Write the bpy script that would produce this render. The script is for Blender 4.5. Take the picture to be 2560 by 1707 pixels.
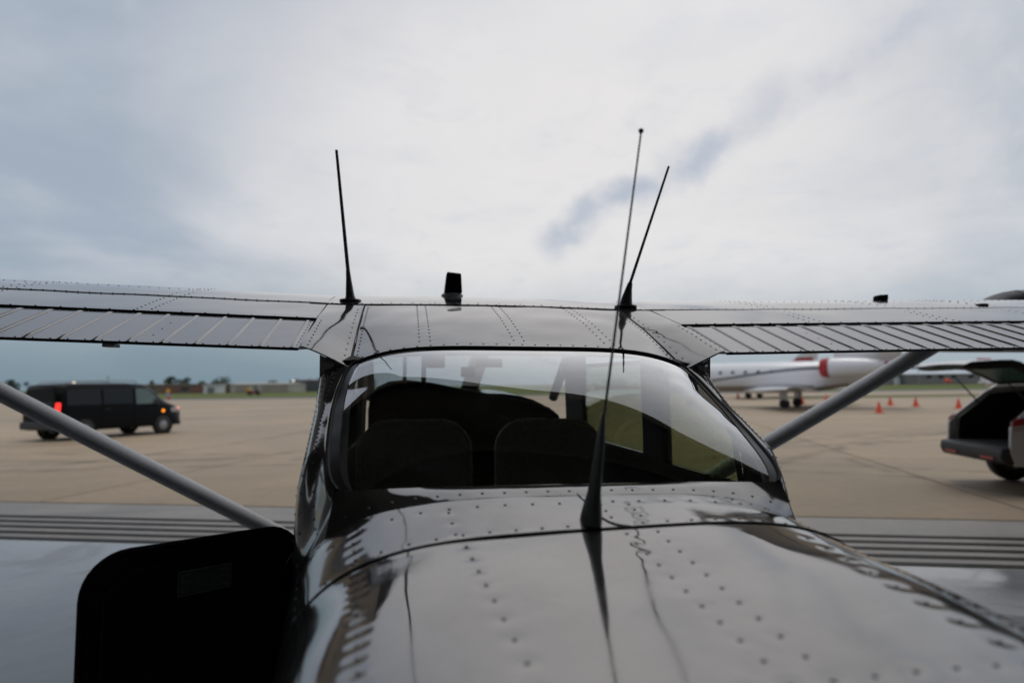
import bpy, bmesh, math, random
import numpy as np
from math import sin, cos, radians, pi, sqrt, atan
from mathutils import Vector, Matrix, Euler
random.seed(7); np.random.seed(7)
S = bpy.context.scene
C = S.collection
for o in list(bpy.data.objects): bpy.data.objects.remove(o)

# ------------------------------------------------------------------ camera
LOC = np.array([-.3433, -1.985, 1.70]); YAW = .1561; PITCH = atan(108.5/1706.67); ROLL = radians(-.7); RHO = .015
fw = np.array([sin(YAW)*cos(PITCH), cos(YAW)*cos(PITCH), sin(PITCH)])
rt0 = np.array([cos(YAW), -sin(YAW), 0]); up0 = np.cross(rt0, fw)
rt = rt0*cos(ROLL) + up0*sin(ROLL); up = up0*cos(ROLL) - rt0*sin(ROLL)
fl = np.array([sin(YAW), cos(YAW), 0])
cd = bpy.data.cameras.new('camera'); cam = bpy.data.objects.new('camera', cd); C.objects.link(cam)
cam.matrix_world = Matrix(((rt[0], up[0], -fw[0], LOC[0]), (rt[1], up[1], -fw[1], LOC[1]), (rt[2], up[2], -fw[2], LOC[2]), (0, 0, 0, 1)))
cd.lens = 24; cd.sensor_width = 36; cd.clip_start = .05; cd.clip_end = 8000
cd.dof.use_dof = True; cd.dof.focus_distance = 2.05; cd.dof.aperture_fstop = 2.0
S.camera = cam
def W(X, D, z=0.):                       # metres right of / ahead of the camera position -> world
    p = LOC + X*rt0 + D*fl; return Vector((p[0], p[1], z))
def direc(px, py):
    d = fw + rt*(px-1280)/1706.67 + up*(853.5-py)/1706.67; return d/np.linalg.norm(d)

# ------------------------------------------------------------------ sky
world = bpy.data.worlds.new('World'); S.world = world; world.use_nodes = True
nt = world.node_tree; nt.nodes.clear()
class NB:
    def __init__(s, nt): s.nt = nt
    def n(s, t, **k):
        x = s.nt.nodes.new(t)
        for a, b in k.items(): setattr(x, a, b)
        return x
    def put(s, sock, v):
        if hasattr(v, 'is_output'): s.nt.links.new(v, sock)
        else: sock.default_value = v
    def m(s, op, a, b=None, c=None, clamp=False):
        x = s.n('ShaderNodeMath', operation=op, use_clamp=clamp); s.put(x.inputs[0], a)
        if b is not None: s.put(x.inputs[1], b)
        if c is not None: s.put(x.inputs[2], c)
        return x.outputs[0]
    def vm(s, op, a, b=None):
        x = s.n('ShaderNodeVectorMath', operation=op); s.put(x.inputs[0], a)
        if b is not None: s.put(x.inputs[1], b)
        return x.outputs['Value'] if op in ('DOT_PRODUCT', 'LENGTH') else x.outputs[0]
    def noise(s, vec, scale, detail=4, rough=.5, dist=0.):
        x = s.n('ShaderNodeTexNoise'); s.put(x.inputs['Vector'], vec); x.inputs['Scale'].default_value = scale
        x.inputs['Detail'].default_value = detail; x.inputs['Roughness'].default_value = rough; x.inputs['Distortion'].default_value = dist
        return x.outputs[0]
    def mr(s, v, a, b, c=0., d=1., kind='SMOOTHSTEP'):
        x = s.n('ShaderNodeMapRange', interpolation_type=kind); s.put(x.inputs[0], v)
        for i, q in enumerate((a, b, c, d)): x.inputs[1+i].default_value = q
        return x.outputs[0]
    def mix(s, f, a, b, bt='MIX'):
        x = s.n('ShaderNodeMix', data_type='RGBA', blend_type=bt); s.put(x.inputs[0], f)
        for i, v in ((6, a), (7, b)):
            s.put(x.inputs[i], v if hasattr(v, 'is_output') else (*v, 1))
        return x.outputs[2]
    def comb(s, x_, y_, z_):
        x = s.n('ShaderNodeCombineXYZ')
        for i, v in enumerate((x_, y_, z_)): s.put(x.inputs[i], v)
        return x.outputs[0]
b = NB(nt)
tc = b.n('ShaderNodeTexCoord').outputs['Generated']
D_ = b.vm('NORMALIZE', tc)
sx = b.n('ShaderNodeSeparateXYZ'); nt.links.new(D_, sx.inputs[0])
elev = b.m('MAXIMUM', sx.outputs[2], 0.)
k_ = b.m('DIVIDE', 1., b.m('ADD', elev, .14))
pl = b.comb(b.m('MULTIPLY', sx.outputs[0], k_), b.m('MULTIPLY', sx.outputs[1], k_), 0.)
n1 = b.noise(pl, .75, 6, .52, .5)
n2 = b.noise(pl, 2.3, 5, .55, .3)
n3 = b.noise(D_, 5.0, 6, .6, .4)
glowd = direc(1500, 420)
g = b.vm('DOT_PRODUCT', D_, tuple(glowd))
g = b.m('ADD', g, b.m('MULTIPLY', b.m('SUBTRACT', n1, .5), .13))
glow = b.mr(g, .78, 1.0)
col = b.mix(glow, (.37, .43, .51), (.835, .81, .795))
col = b.mix(b.mr(n1, .40, .66), col, b.mix(.40, col, (.80, .79, .80)))
col = b.mix(b.m('MULTIPLY', b.mr(n2, .48, .72), .20), col, (.52, .57, .66))
col = b.mix(b.m('MULTIPLY', b.mr(n3, .52, .76), .30), col, (.90, .865, .84))
n4 = b.noise(pl, 4.6, 7, .62, .9)
col = b.mix(b.m('MULTIPLY', b.mr(n4, .50, .70), .16), col, (.50, .555, .65))
col = b.mix(b.m('MULTIPLY', b.mr(elev, .36, .66), .88), col, b.mix(b.mr(b.vm('DOT_PRODUCT', D_, tuple(rt0)), -.45, .35), (.50, .53, .60), b.mix(b.mr(n1, .35, .65), (.76, .77, .79), (.92, .90, .89))))   # overcast is brightest overhead
# a long darker streak of cloud
d1, d2 = direc(1390, 600), direc(1960, 250)
ns = np.cross(d1, d2); ns /= np.linalg.norm(ns); dm = direc(1800, 370)
sv = b.m('ADD', b.vm('DOT_PRODUCT', D_, tuple(ns)), b.m('MULTIPLY', b.m('SUBTRACT', b.noise(D_, 9., 6, .6), .5), .11))
sm = b.mr(b.m('ABSOLUTE', sv), .042, .0)
pat = None
for px_, py_, w_, c0 in ((1440, 560, .50, .9968), (1560, 490, .55, .9965), (1720, 390, .50, .9955), (1900, 285, .30, .994), (2140, 150, .30, .990)):
    v_ = b.m('MULTIPLY', b.mr(b.vm('DOT_PRODUCT', D_, tuple(direc(px_, py_))), c0, .9998), w_); pat = v_ if pat is None else b.m('MAXIMUM', pat, v_)
brk = b.mr(b.noise(D_, 13., 6, .65), .38, .60)
col = b.mix(b.m('MULTIPLY', b.m('MULTIPLY', sm, pat), b.m('ADD', b.m('MULTIPLY', brk, .70), .70)), col, (.40, .46, .56))
# low sky is a denser blue-grey bank
bank = b.mr(b.m('ADD', elev, b.m('MULTIPLY', b.m('SUBTRACT', n3, .5), .07)), .0, .20)
side = b.mr(b.vm('DOT_PRODUCT', D_, tuple(rt0)), -.45, .45)
low = b.mix(side, (.185, .27, .335), (.36, .43, .49))
col = b.mix(bank, low, col)
bg1 = b.n('ShaderNodeBackground'); nt.links.new(col, bg1.inputs[0]); bg1.inputs[1].default_value = 1.0
sky = b.n('ShaderNodeTexSky', sky_type='NISHITA'); sky.sun_disc = False; sky.sun_elevation = radians(76); sky.sun_rotation = radians(20)
bg2 = b.n('ShaderNodeBackground'); nt.links.new(sky.outputs[0], bg2.inputs[0]); bg2.inputs[1].default_value = .10
mx = b.n('ShaderNodeMixShader'); mx.inputs[0].default_value = .92
nt.links.new(bg2.outputs[0], mx.inputs[1]); nt.links.new(bg1.outputs[0], mx.inputs[2])
wo = b.n('ShaderNodeOutputWorld'); nt.links.new(mx.outputs[0], wo.inputs[0])

# ------------------------------------------------------------------ sun (veiled by cloud)
sd = bpy.data.lights.new('sun', 'SUN'); sd.energy = .75; sd.angle = radians(20); sd.color = (1, .96, .9)
so = bpy.data.objects.new('sun', sd); C.objects.link(so)
az = radians(20); el = radians(76)
so.rotation_euler = Vector((-sin(az)*cos(el), -cos(az)*cos(el), -sin(el))).to_track_quat('-Z', 'Y').to_euler()
S.view_settings.view_transform = 'Standard'; S.view_settings.look = 'None'; S.view_settings.exposure = 0; S.view_settings.gamma = 1
S.view_settings.use_curve_mapping = False
S.render.engine = 'CYCLES'

# ------------------------------------------------------------------ helpers
def empty(name, label, cat, loc=(0, 0, 0), rotz=0., group=None):
    o = bpy.data.objects.new(name, None); C.objects.link(o); o.location = loc; o.rotation_euler = (0, 0, rotz); o.empty_display_size = .1
    o['label'] = label; o['category'] = cat
    if group: o['group'] = group
    return o
def link(name, me, mats=None, parent=None, smooth=False, kind=None):
    if mats is not None:
        for m in (mats if isinstance(mats, (list, tuple)) else [mats]): me.materials.append(m)
    if smooth: me.polygons.foreach_set('use_smooth', [True]*len(me.polygons))
    o = bpy.data.objects.new(name, me); C.objects.link(o)
    if parent is not None: o.parent = parent
    if kind: o['kind'] = kind
    return o
def mesh(name, v, f, mats=None, parent=None, smooth=False, kind=None):
    me = bpy.data.meshes.new(name); me.from_pydata([tuple(q) for q in v], [], [tuple(q) for q in f]); me.update()
    return link(name, me, mats, parent, smooth, kind)
class B:                                   # collects shapes for ONE mesh
    def __init__(s): s.v = []; s.f = []; s.mi = []; s.cur = 0
    def add(s, v, f):
        k = len(s.v); s.v += [tuple(q) for q in v]; s.f += [tuple(i+k for i in q) for q in f]; s.mi += [s.cur]*len(f); return s
    def box(s, a, c):
        (x0, y0, z0), (x1, y1, z1) = a, c
        return s.add([(x0, y0, z0), (x1, y0, z0), (x1, y1, z0), (x0, y1, z0), (x0, y0, z1), (x1, y0, z1), (x1, y1, z1), (x0, y1, z1)],
                     [(0, 3, 2, 1), (4, 5, 6, 7), (0, 1, 5, 4), (1, 2, 6, 5), (2, 3, 7, 6), (3, 0, 4, 7)])
    def tube(s, pts, r, n=10, cap=True, sq=1.):
        pts = [Vector(p) for p in pts]; rs = r if isinstance(r, (list, tuple)) else [r]*len(pts); v = []; f = []
        ref = None
        for i, p in enumerate(pts):
            t = (pts[min(i+1, len(pts)-1)] - pts[max(i-1, 0)]).normalized()
            if ref is None: ref = t.orthogonal().normalized()
            ref = (ref - t*ref.dot(t)).normalized(); bi = t.cross(ref)
            for j in range(n):
                a = 2*pi*j/n; v.append(p + (ref*cos(a) + bi*sin(a)*sq)*rs[i])
        for i in range(len(pts)-1):
            for j in range(n): f.append((i*n+j, i*n+(j+1) % n, (i+1)*n+(j+1) % n, (i+1)*n+j))
        if cap: f.append(tuple(range(n-1, -1, -1))); f.append(tuple((len(pts)-1)*n+j for j in range(n)))
        return s.add(v, f)
    def lathe(s, prof, c=(0, 0, 0), axis='z', n=24):
        v = []; f = []; c = Vector(c)
        for r, h in prof:
            for j in range(n):
                a = 2*pi*j/n; u, w = r*cos(a), r*sin(a)
                v.append(c + Vector({'z': (u, w, h), 'x': (h, u, w), 'y': (u, h, w)}[axis]))
        for i in range(len(prof)-1):
            for j in range(n): f.append((i*n+j, i*n+(j+1) % n, (i+1)*n+(j+1) % n, (i+1)*n+j))
        f.append(tuple(range(n-1, -1, -1))); f.append(tuple((len(prof)-1)*n+j for j in range(n)))
        return s.add(v, f)
    def prism(s, poly, h0, h1, axis='y', tap=None):          # polygon in the plane across the axis
        n = len(poly); v = []
        for h in (h0, h1):
            for a, c in poly: v.append({'y': (a, h, c), 'x': (h, a, c), 'z': (a, c, h)}[axis])
        return s.add(v, [tuple(range(n)), tuple(range(2*n-1, n-1, -1))] + [(i, n+i, n+(i+1) % n, (i+1) % n) for i in range(n)])
    def grid(s, P):
        P = np.asarray(P); n, m = P.shape[:2]
        return s.add(P.reshape(-1, 3), [(i*m+j, i*m+j+1, (i+1)*m+j+1, (i+1)*m+j) for i in range(n-1) for j in range(m-1)])
    def out(s, name, mats=None, parent=None, smooth=False, kind=None, bevel=0., fixn=True):
        me = bpy.data.meshes.new(name); me.from_pydata(s.v, [], s.f)
        if any(s.mi): me.polygons.foreach_set('material_index', s.mi)
        if fixn:
            bm = bmesh.new(); bm.from_mesh(me); bmesh.ops.recalc_face_normals(bm, faces=bm.faces); bm.to_mesh(me); bm.free()
        me.update()
        o = link(name, me, mats, parent, smooth, kind)
        if bevel:
            md = o.modifiers.new('bevel', 'BEVEL'); md.width = bevel; md.segments = 2; md.limit_method = 'ANGLE'; md.angle_limit = radians(35)
            me.polygons.foreach_set('use_smooth', [True]*len(me.polygons)); me.set_sharp_from_angle(angle=radians(40))
        elif smooth: me.set_sharp_from_angle(angle=radians(50))
        return o
def copy_tree(o, parent=None, skip=(), loc=None, rot=None):
    c = o.copy(); C.objects.link(c); c.parent = parent
    for ch in [q for q in bpy.data.objects if q.parent == o and q.name.split('.')[0] not in skip]: copy_tree(ch, c, skip)
    return c

# ------------------------------------------------------------------ materials
def mat(name, colr, rough=.5, metal=0., spec=.5, bump=0., bscale=20., var=0., vscale=4., coat=0., emit=None, estr=0., rvar=0., obj_var=0.):
    m = bpy.data.materials.new(name); m.use_nodes = True; t = m.node_tree; q = NB(t)
    p = t.nodes['Principled BSDF']; p.inputs['Roughness'].default_value = rough; p.inputs['Metallic'].default_value = metal
    p.inputs['Specular IOR Level'].default_value = spec; p.inputs['Coat Weight'].default_value = coat; p.inputs['Coat Roughness'].default_value = .05
    co = q.n('ShaderNodeTexCoord').outputs['Object']; c4 = (*colr, 1)
    src = None
    if var:
        n = q.noise(co, vscale, 6, .6, .2); src = q.mix(q.mr(n, .3, .7), tuple(x*(1-var) for x in colr), tuple(min(1, x*(1+var)) for x in colr))
    if obj_var:
        oi = q.n('ShaderNodeObjectInfo').outputs['Random']
        src = q.mix(1., src if src is not None else colr, q.comb(*[q.m('ADD', q.m('MULTIPLY', oi, obj_var*2), 1-obj_var)]*3), 'MULTIPLY')
    if src is not None: t.links.new(src, p.inputs['Base Color'])
    else: p.inputs['Base Color'].default_value = c4
    if rvar:
        t.links.new(q.mr(q.noise(co, vscale*2, 6, .65), .3, .7, max(.01, rough-rvar), rough+rvar), p.inputs['Roughness'])
    if bump:
        bn = q.n('ShaderNodeBump'); bn.inputs['Strength'].default_value = 1.; bn.inputs['Distance'].default_value = bump
        t.links.new(q.noise(co, bscale, 5, .55), bn.inputs['Height']); t.links.new(bn.outputs[0], p.inputs['Normal'])
    if emit:
        p.inputs['Emission Color'].default_value = (*emit, 1); p.inputs['Emission Strength'].default_value = estr
    return m
def glass(name, tint, refl=(1, 1, 1), rough=0., ior=1.49, dirt=.0, mult=1.8):
    m = bpy.data.materials.new(name); m.use_nodes = True; t = m.node_tree; t.nodes.clear(); q = NB(t)
    ge = q.n('ShaderNodeNewGeometry'); cs = q.m('ABSOLUTE', q.vm('DOT_PRODUCT', ge.outputs['Incoming'], ge.outputs['Normal'])); r0 = ((ior-1)/(ior+1))**2
    fres = q.m('ADD', q.m('MULTIPLY', q.m('POWER', q.m('SUBTRACT', 1., cs, clamp=True), 5.), 1-r0), r0)
    tr = q.n('ShaderNodeBsdfTransparent'); tr.inputs[0].default_value = (*tint, 1)
    gl = q.n('ShaderNodeBsdfGlossy'); gl.inputs[0].default_value = (*refl, 1); gl.inputs['Roughness'].default_value = rough
    f = q.m('MULTIPLY', fres, mult, clamp=True)
    mx = q.n('ShaderNodeMixShader'); t.links.new(f, mx.inputs[0]); t.links.new(tr.outputs[0], mx.inputs[1]); t.links.new(gl.outputs[0], mx.inputs[2])
    last = mx.outputs[0]
    if dirt:
        df = q.n('ShaderNodeBsdfDiffuse'); df.inputs[0].default_value = (.5, .5, .5, 1); m2 = q.n('ShaderNodeMixShader')
        t.links.new(q.mr(q.noise(q.n('ShaderNodeTexCoord').outputs['Object'], 7, 8, .7), .45, .8, 0, dirt), m2.inputs[0])
        t.links.new(last, m2.inputs[1]); t.links.new(df.outputs[0], m2.inputs[2]); last = m2.outputs[0]
    o = q.n('ShaderNodeOutputMaterial'); t.links.new(last, o.inputs[0]); return m
M = {}
def alu_mat(name, colr, rough):                 # worn polished sheet: smudges, fine scratches, faint grime
    m = bpy.data.materials.new(name); m.use_nodes = True; t = m.node_tree; q = NB(t); p = t.nodes['Principled BSDF']
    co = q.n('ShaderNodeTexCoord').outputs['Object']
    a = q.noise(co, 5., 8, .62, .4); d = q.noise(co, 1.7, 5, .55, .8); e = q.noise(q.vm('MULTIPLY', co, (260., 22., 260.)), 1., 3, .6); sp = q.noise(co, 70., 4, .6)
    cc = q.mix(q.mr(a, .3, .7), tuple(x*.86 for x in colr), tuple(x*1.06 for x in colr))
    cc = q.mix(q.m('MULTIPLY', q.mr(sp, .62, .78), .35), cc, tuple(x*.45 for x in colr))
    t.links.new(cc, p.inputs['Base Color']); p.inputs['Metallic'].default_value = .68
    r1 = q.mr(a, .3, .7, rough-.035, rough+.035); r2 = q.m('ADD', r1, q.m('MULTIPLY', q.mr(d, .45, .75), .07)); r3 = q.m('ADD', r2, q.m('MULTIPLY', q.mr(e, .6, .8), .05))
    t.links.new(r3, p.inputs['Roughness'])
    bn = q.n('ShaderNodeBump'); bn.inputs['Distance'].default_value = .0006; t.links.new(q.noise(co, 3.5, 4, .5), bn.inputs['Height'])
    b2 = q.n('ShaderNodeBump'); b2.inputs['Distance'].default_value = .00002; b2.inputs['Strength'].default_value = .5; t.links.new(e, b2.inputs['Height']); t.links.new(bn.outputs[0], b2.inputs['Normal'])
    t.links.new(b2.outputs[0], p.inputs['Normal']); return m
M['alu'] = alu_mat('polished_aluminium', (.375, .362, .350), .068)
M['alu_rivet'] = mat('rivet_metal', (.24, .235, .235), .18, 1.)
M['alu_soft'] = alu_mat('flap_aluminium', (.42, .41, .404), .15)
M['paint_grey'] = mat('strut_grey_paint', (.74, .74, .745), .30, 0, .5, var=.06, vscale=8, rvar=.06)
M['paint_tailwhite'] = mat('white_paint', (.62, .62, .63), .25, 0, .5, var=.04)
M['seal'] = mat('black_sealant', (.012, .012, .013), .45)
M['frame'] = mat('dark_window_frame', (.035, .034, .033), .3)
M['edgerefl'] = mat('painted_edge_reflection', (.62, .63, .66), .4)  # pale colour stands for the sky reflected in the acrylic edge
M['rubber'] = mat('black_rubber', (.018, .018, .018), .6)
M['antenna'] = mat('dark_antenna_paint', (.15, .15, .14), .38, var=.15, vscale=30)
M['blk'] = mat('matt_black', (.005, .005, .005), .7, 0, .2)
M['doorin'] = mat('baggage_door_lining', (.020, .020, .021), .42, var=.3, vscale=10, bump=.0006, bscale=120)
M['seatcl'] = mat('seat_cloth', (.72, .69, .63), .85, var=.08, vscale=60, bump=.001, bscale=200)
M['seatrimlight'] = mat('painted_seat_rim_light', (.85, .82, .74), .8, var=.1, vscale=40)  # pale colour stands for light caught on the seat-back rims
M['liner'] = mat('cabin_lining', (.09, .09, .086), .8, var=.1)
M['headliner'] = mat('headliner', (.34, .33, .32), .85)
M['glass'] = glass('acrylic_window', (.90, .92, .90), dirt=.13, mult=3.1)
M['glass_green'] = glass('green_acrylic', (.58, .63, .47))
M['placard'] = mat('placard_face', (.30, .32, .31), .55)
M['ink'] = mat('placard_ink', (.006, .006, .006), .6)
M['white_plastic'] = mat('white_plastic', (.78, .78, .78), .3)

# ------------------------------------------------------------------ ground, hangar floor, apron
HA = math.atan2(-.317, .948)                     # hangar door line turns from the airplane's axis
HO = Vector((0, 5.15, 0))
eh = Vector((cos(HA), sin(HA), 0)); nh = Vector((-sin(HA), cos(HA), 0))
def H(x, y, z=0.): return HO + eh*x + nh*y + Vector((0, 0, z))
def ground_mat(name, c1, c2, c3, scale, rough, rvar=.08, spec=.4, bump=.002, cracks=False):
    m = bpy.data.materials.new(name); m.use_nodes = True; t = m.node_tree; q = NB(t); p = t.nodes['Principled BSDF']
    co = q.n('ShaderNodeNewGeometry').outputs['Position']
    a = q.noise(co, scale, 8, .62, .3); d = q.noise(co, scale*.22, 5, .55, .6); e = q.noise(co, scale*14, 4, .6)
    cc = q.mix(q.mr(a, .32, .68), c1, c2); cc = q.mix(q.m('MULTIPLY', q.mr(d, .46, .72), .75), cc, c3)
    cc = q.mix(q.m('MULTIPLY', q.mr(e, .35, .7), .25), cc, tuple(x*.72 for x in c1))
    # long drag stains
    st = q.noise(q.vm('MULTIPLY', co, (.16, 1.3, 1.)), scale*.7, 6, .6, .8)
    cc = q.mix(q.m('MULTIPLY', q.mr(st, .52, .72), .5), cc, tuple(x*.6 for x in c1))
    if cracks:                              # tyre marks sweeping across the apron
        nz = q.noise(co, 1.1, 4, .6)
        for (cx, cy, R_, w_, st_) in ((-6., -9., 23., .16, .42), (-6.3, -9., 24.6, .14, .38), (30., -14., 34., .2, .34), (30., -14.2, 35.8, .16, .30), (-40., 34., 37., .2, .35), (4., 60., 44., .22, .33), (4., 60., 45.7, .2, .3), (18., 8., 9.5, .13, .3), (-14., 30., 17., .25, .22)):
            dd = q.vm('LENGTH', q.vm('SUBTRACT', q.vm('MULTIPLY', co, (1., 1., 0.)), (cx, cy, 0.)))
            rg = q.mr(q.m('ABSOLUTE', q.m('SUBTRACT', q.m('ADD', dd, q.m('MULTIPLY', d, .8)), R_+.4)), w_*1.6, w_*.2)
            cc = q.mix(q.m('MULTIPLY', q.m('MULTIPLY', rg, q.mr(nz, .35, .62)), st_+.2), cc, tuple(x*.38 for x in c1))
        oil_ = q.mr(q.noise(co, .55, 7, .7, 1.2), .62, .74)
        cc = q.mix(q.m('MULTIPLY', oil_, .38), cc, tuple(x*.45 for x in c1))
    oi = q.n('ShaderNodeObjectInfo').outputs['Random']; ov = q.m('ADD', q.m('MULTIPLY', oi, .18), .91)
    cc = q.mix(1., cc, q.comb(ov, ov, ov), 'MULTIPLY')
    t.links.new(cc, p.inputs['Base Color']); p.inputs['Specular IOR Level'].default_value = spec
    rg_ = q.mr(a, .3, .7, rough-rvar, rough+rvar)
    if rough < .4: rg_ = q.m('MULTIPLY', rg_, q.mr(q.noise(co, .8, 6, .6, .9), .44, .58, .28, 1.15))
    t.links.new(rg_, p.inputs['Roughness'])
    bn = q.n('ShaderNodeBump'); bn.inputs['Distance'].default_value = bump; bn.inputs['Strength'].default_value = .6
    t.links.new(e, bn.inputs['Height']); t.links.new(bn.outputs[0], p.inputs['Normal'])
    return m
M['concrete'] = ground_mat('tan_concrete', (.315, .242, .162), (.40, .313, .218), (.268, .218, .165), .35, .7, cracks=True)
M['joint'] = mat('joint_filler', (.10, .085, .07), .9)
M['floor'] = ground_mat('sealed_hangar_floor', (.30, .315, .33), (.39, .405, .42), (.20, .212, .225), .6, .26, .10, .6, .0006)
M['strip'] = ground_mat('door_sill_concrete', (.25, .24, .225), (.36, .34, .32), (.19, .18, .172), .9, .55)
M['steel'] = mat('track_steel', (.05, .048, .045), .5, .3, var=.3, vscale=3)
M['asphalt'] = ground_mat('taxiway_asphalt', (.13, .125, .13), (.17, .165, .17), (.11, .11, .115), .2, .8)
M['grass'] = ground_mat('airfield_grass', (.085, .115, .035), (.13, .15, .05), (.16, .15, .06), .3, .95, .03, .1, .02)

def sheet(name, quad, m, z=0.):
    return mesh(name, [(p.x, p.y, z) for p in quad], [(0, 1, 2, 3)], m)
fld = mesh('ground', [(-4000, -4000, -.06), (4000, -4000, -.06), (4000, 4000, -.06), (-4000, 4000, -.06)], [(0, 1, 2, 3)], M['grass']); fld['kind'] = 'structure'
ap = sheet('apron', [W(-260, -60), W(260, -60), W(260, 106), W(-260, 106)], M['concrete'], -.03); ap['kind'] = 'structure'
tw = sheet('taxiway', [W(-400, 106), W(400, 106), W(400, 122), W(-400, 122)], M['asphalt'], -.045); tw['kind'] = 'structure'
tw2 = sheet('verge', [W(22, 70), W(70, 70), W(74, 79), W(30, 79)], M['grass'], -.02); tw2['kind'] = 'structure'
jb = sheet('joint_bed', [H(-70, 2.3), H(70, 2.3), H(70, 66), H(-70, 66)], M['joint'], -.014); jb['kind'] = 'structure'
slab_me = None
for i in range(-10, 10):
    for j in range(9):
        c = H(i*7.0+3.5, 2.35+j*7.0+3.5)
        if slab_me is None:
            h = 3.478; bb = B(); bb.add([(-h, -h, -.06), (h, -h, -.06), (h, h, -.06), (-h, h, -.06), (-h, -h, -.004), (h, -h, -.004), (h, h, -.004), (-h, h, -.004), (-h+.01, -h+.01, 0), (h-.01, -h+.01, 0), (h-.01, h-.01, 0), (-h+.01, h-.01, 0)],
                [(8, 9, 10, 11)] + [(a, (a+1) % 4, 4+(a+1) % 4, 4+a) for a in range(4)] + [(4+a, 4+(a+1) % 4, 8+(a+1) % 4, 8+a) for a in range(4)])
            o = bb.out('slab', M['concrete'], ap); slab_me = o.data
        else: o = link('slab', slab_me, None, ap)
        o.location = c; o.rotation_euler = (0, 0, HA)
hf = sheet('hangar_floor', [H(-17, -34), H(33, -34), H(33, 0), H(-17, 0)], M['floor'], 0.); hf['kind'] = 'structure'
sill = sheet('door_sill', [H(-70, 0), H(70, 0), H(70, 2.33), H(-70, 2.33)], M['strip'], -.004); sill['kind'] = 'structure'
for k in range(5):                                   # sliding-door tracks let into the sill
    y = .10 + k*.30
    t = B(); t.box((-26, y-.05, -.02), (26, y-.018, .006)); t.box((-26, y+.018, -.02), (26, y+.05, .006)); t.box((-26, y-.018, -.02), (26, y+.018, -.002))
    o = t.out('door_track', M['steel'], sill); o.location = HO; o.rotation_euler = (0, 0, HA)

# the hangar the airplane stands in (overhead and behind the camera)
M['hwall'] = mat('hangar_wall_sheet', (.42, .42, .42), .7, var=.1)
M['hroof'] = mat('hangar_roof_underside', (.065, .065, .065), .8, var=.1)
M['hsteel'] = mat('hangar_frame_steel', (.14, .137, .133), .6)
hg = empty('hangar', 'dark open hangar roof and walls around the small silver airplane', 'hangar', HO, HA)
HZ = 10.0
XL, XR, XM, ZE, ZR = -17., 33., 8., 6.6, 13.6         # gable: eaves, ridge
def rz(x): return ZR - (ZR-ZE)*abs(x-XM)/(XM-XL)
t = B(); t.box((XL-.3, -34.3, 0), (XL, 1.6, ZE)); t.out('wall', M['hwall'], hg)
t = B(); t.box((XR, -34.3, 0), (XR+.3, 1.6, ZE)); t.out('wall', M['hwall'], hg)
t = B(); t.prism([(XL, 0), (XR, 0), (XR, ZE), (XM, ZR), (XL, ZE)], -34.3, -34., 'y'); t.out('wall', M['hwall'], hg)
for xa, xb in ((XL-.6, XM), (XM, XR+.6)):
    t = B(); t.prism([(xa, rz(xa)+.9), (xb, rz(xb)+.9), (xb, rz(xb)+1.1), (xa, rz(xa)+1.1)], -34.6, 2.2, 'y'); t.out('roof', M['hroof'], hg)
t = B(); t.prism([(XL, rz(XL)), (XM, rz(XM)), (XR, rz(XR)), (XR, rz(XR)+.897), (XM, rz(XM)+.897), (XL, rz(XL)+.897)], 1.0, 1.6, 'y'); t.out('header', M['hsteel'], hg)
for k in range(5):
    y = -6.5*k - 4
    t = B(); t.prism([(XL, rz(XL)+.2), (XM, rz(XM)+.2), (XR, rz(XR)+.2), (XR, rz(XR)+.88), (XM, rz(XM)+.88), (XL, rz(XL)+.88)], y-.15, y+.15, 'y')
    t.out('roof_frame', M['hsteel'], hg)

# ------------------------------------------------------------------ THE AIRPLANE
air = empty('light_airplane', 'polished silver high-wing airplane in the foreground, seen from its tail', 'airplane')
air.rotation_euler = (0, RHO, 0); air.location = (-1.7*sin(RHO), 0, 1.7*(1-cos(RHO)))
def lerp(a, b, t): return a + (b-a)*t
def pch(x, xs, ys):                                # monotone cubic interpolation
    xs = np.asarray(xs, float); ys = np.asarray(ys, float); x = np.clip(np.asarray(x, float), xs[0], xs[-1]); h = np.diff(xs); d = np.diff(ys)/h
    m = np.zeros_like(ys); m[0] = d[0]; m[-1] = d[-1]
    for i in range(1, len(xs)-1):
        if d[i-1]*d[i] > 0: w1 = 2*h[i]+h[i-1]; w2 = h[i]+2*h[i-1]; m[i] = (w1+w2)/(w1/d[i-1]+w2/d[i])
    k = np.clip(np.searchsorted(xs, x)-1, 0, len(xs)-2); t = (x-xs[k])/h[k]
    return (2*t**3-3*t**2+1)*ys[k] + (t**3-2*t**2+t)*h[k]*m[k] + (-2*t**3+3*t**2)*ys[k+1] + (t**3-t**2)*h[k]*m[k+1]
def sstep(x, a, b):
    t = np.clip((x-a)/(b-a), 0, 1); return t*t*(3-2*t)
_ph = np.random.rand(40, 4)
def oil(u, v, amp=.0007, lam=.16):                 # slow waviness of thin sheet metal
    r = 0
    for k in range(14):
        th = _ph[k, 0]*2*pi; f = 2*pi/(lam*(.6+1.3*_ph[k, 1])); r = r + np.sin((u*cos(th)+v*sin(th))*f + _ph[k, 2]*6.3)
    return r*amp/3.7
RIV = []                                           # rivet positions wait here: (part, P, N, size, single)
dome_v = []; dome_f = []
for i, (r, h) in enumerate(((1., 0.), (.88, .24), (.5, .40))):
    for j in range(8): dome_v.append((r*cos(pi*j/4), r*sin(pi*j/4), h))
dome_v.append((0, 0, .50))
for i in range(2):
    for j in range(8): dome_f.append((i*8+j, i*8+(j+1) % 8, (i+1)*8+(j+1) % 8, (i+1)*8+j))
for j in range(8): dome_f.append((16+j, 16+(j+1) % 8, 24))
DV = np.array(dome_v)
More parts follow.
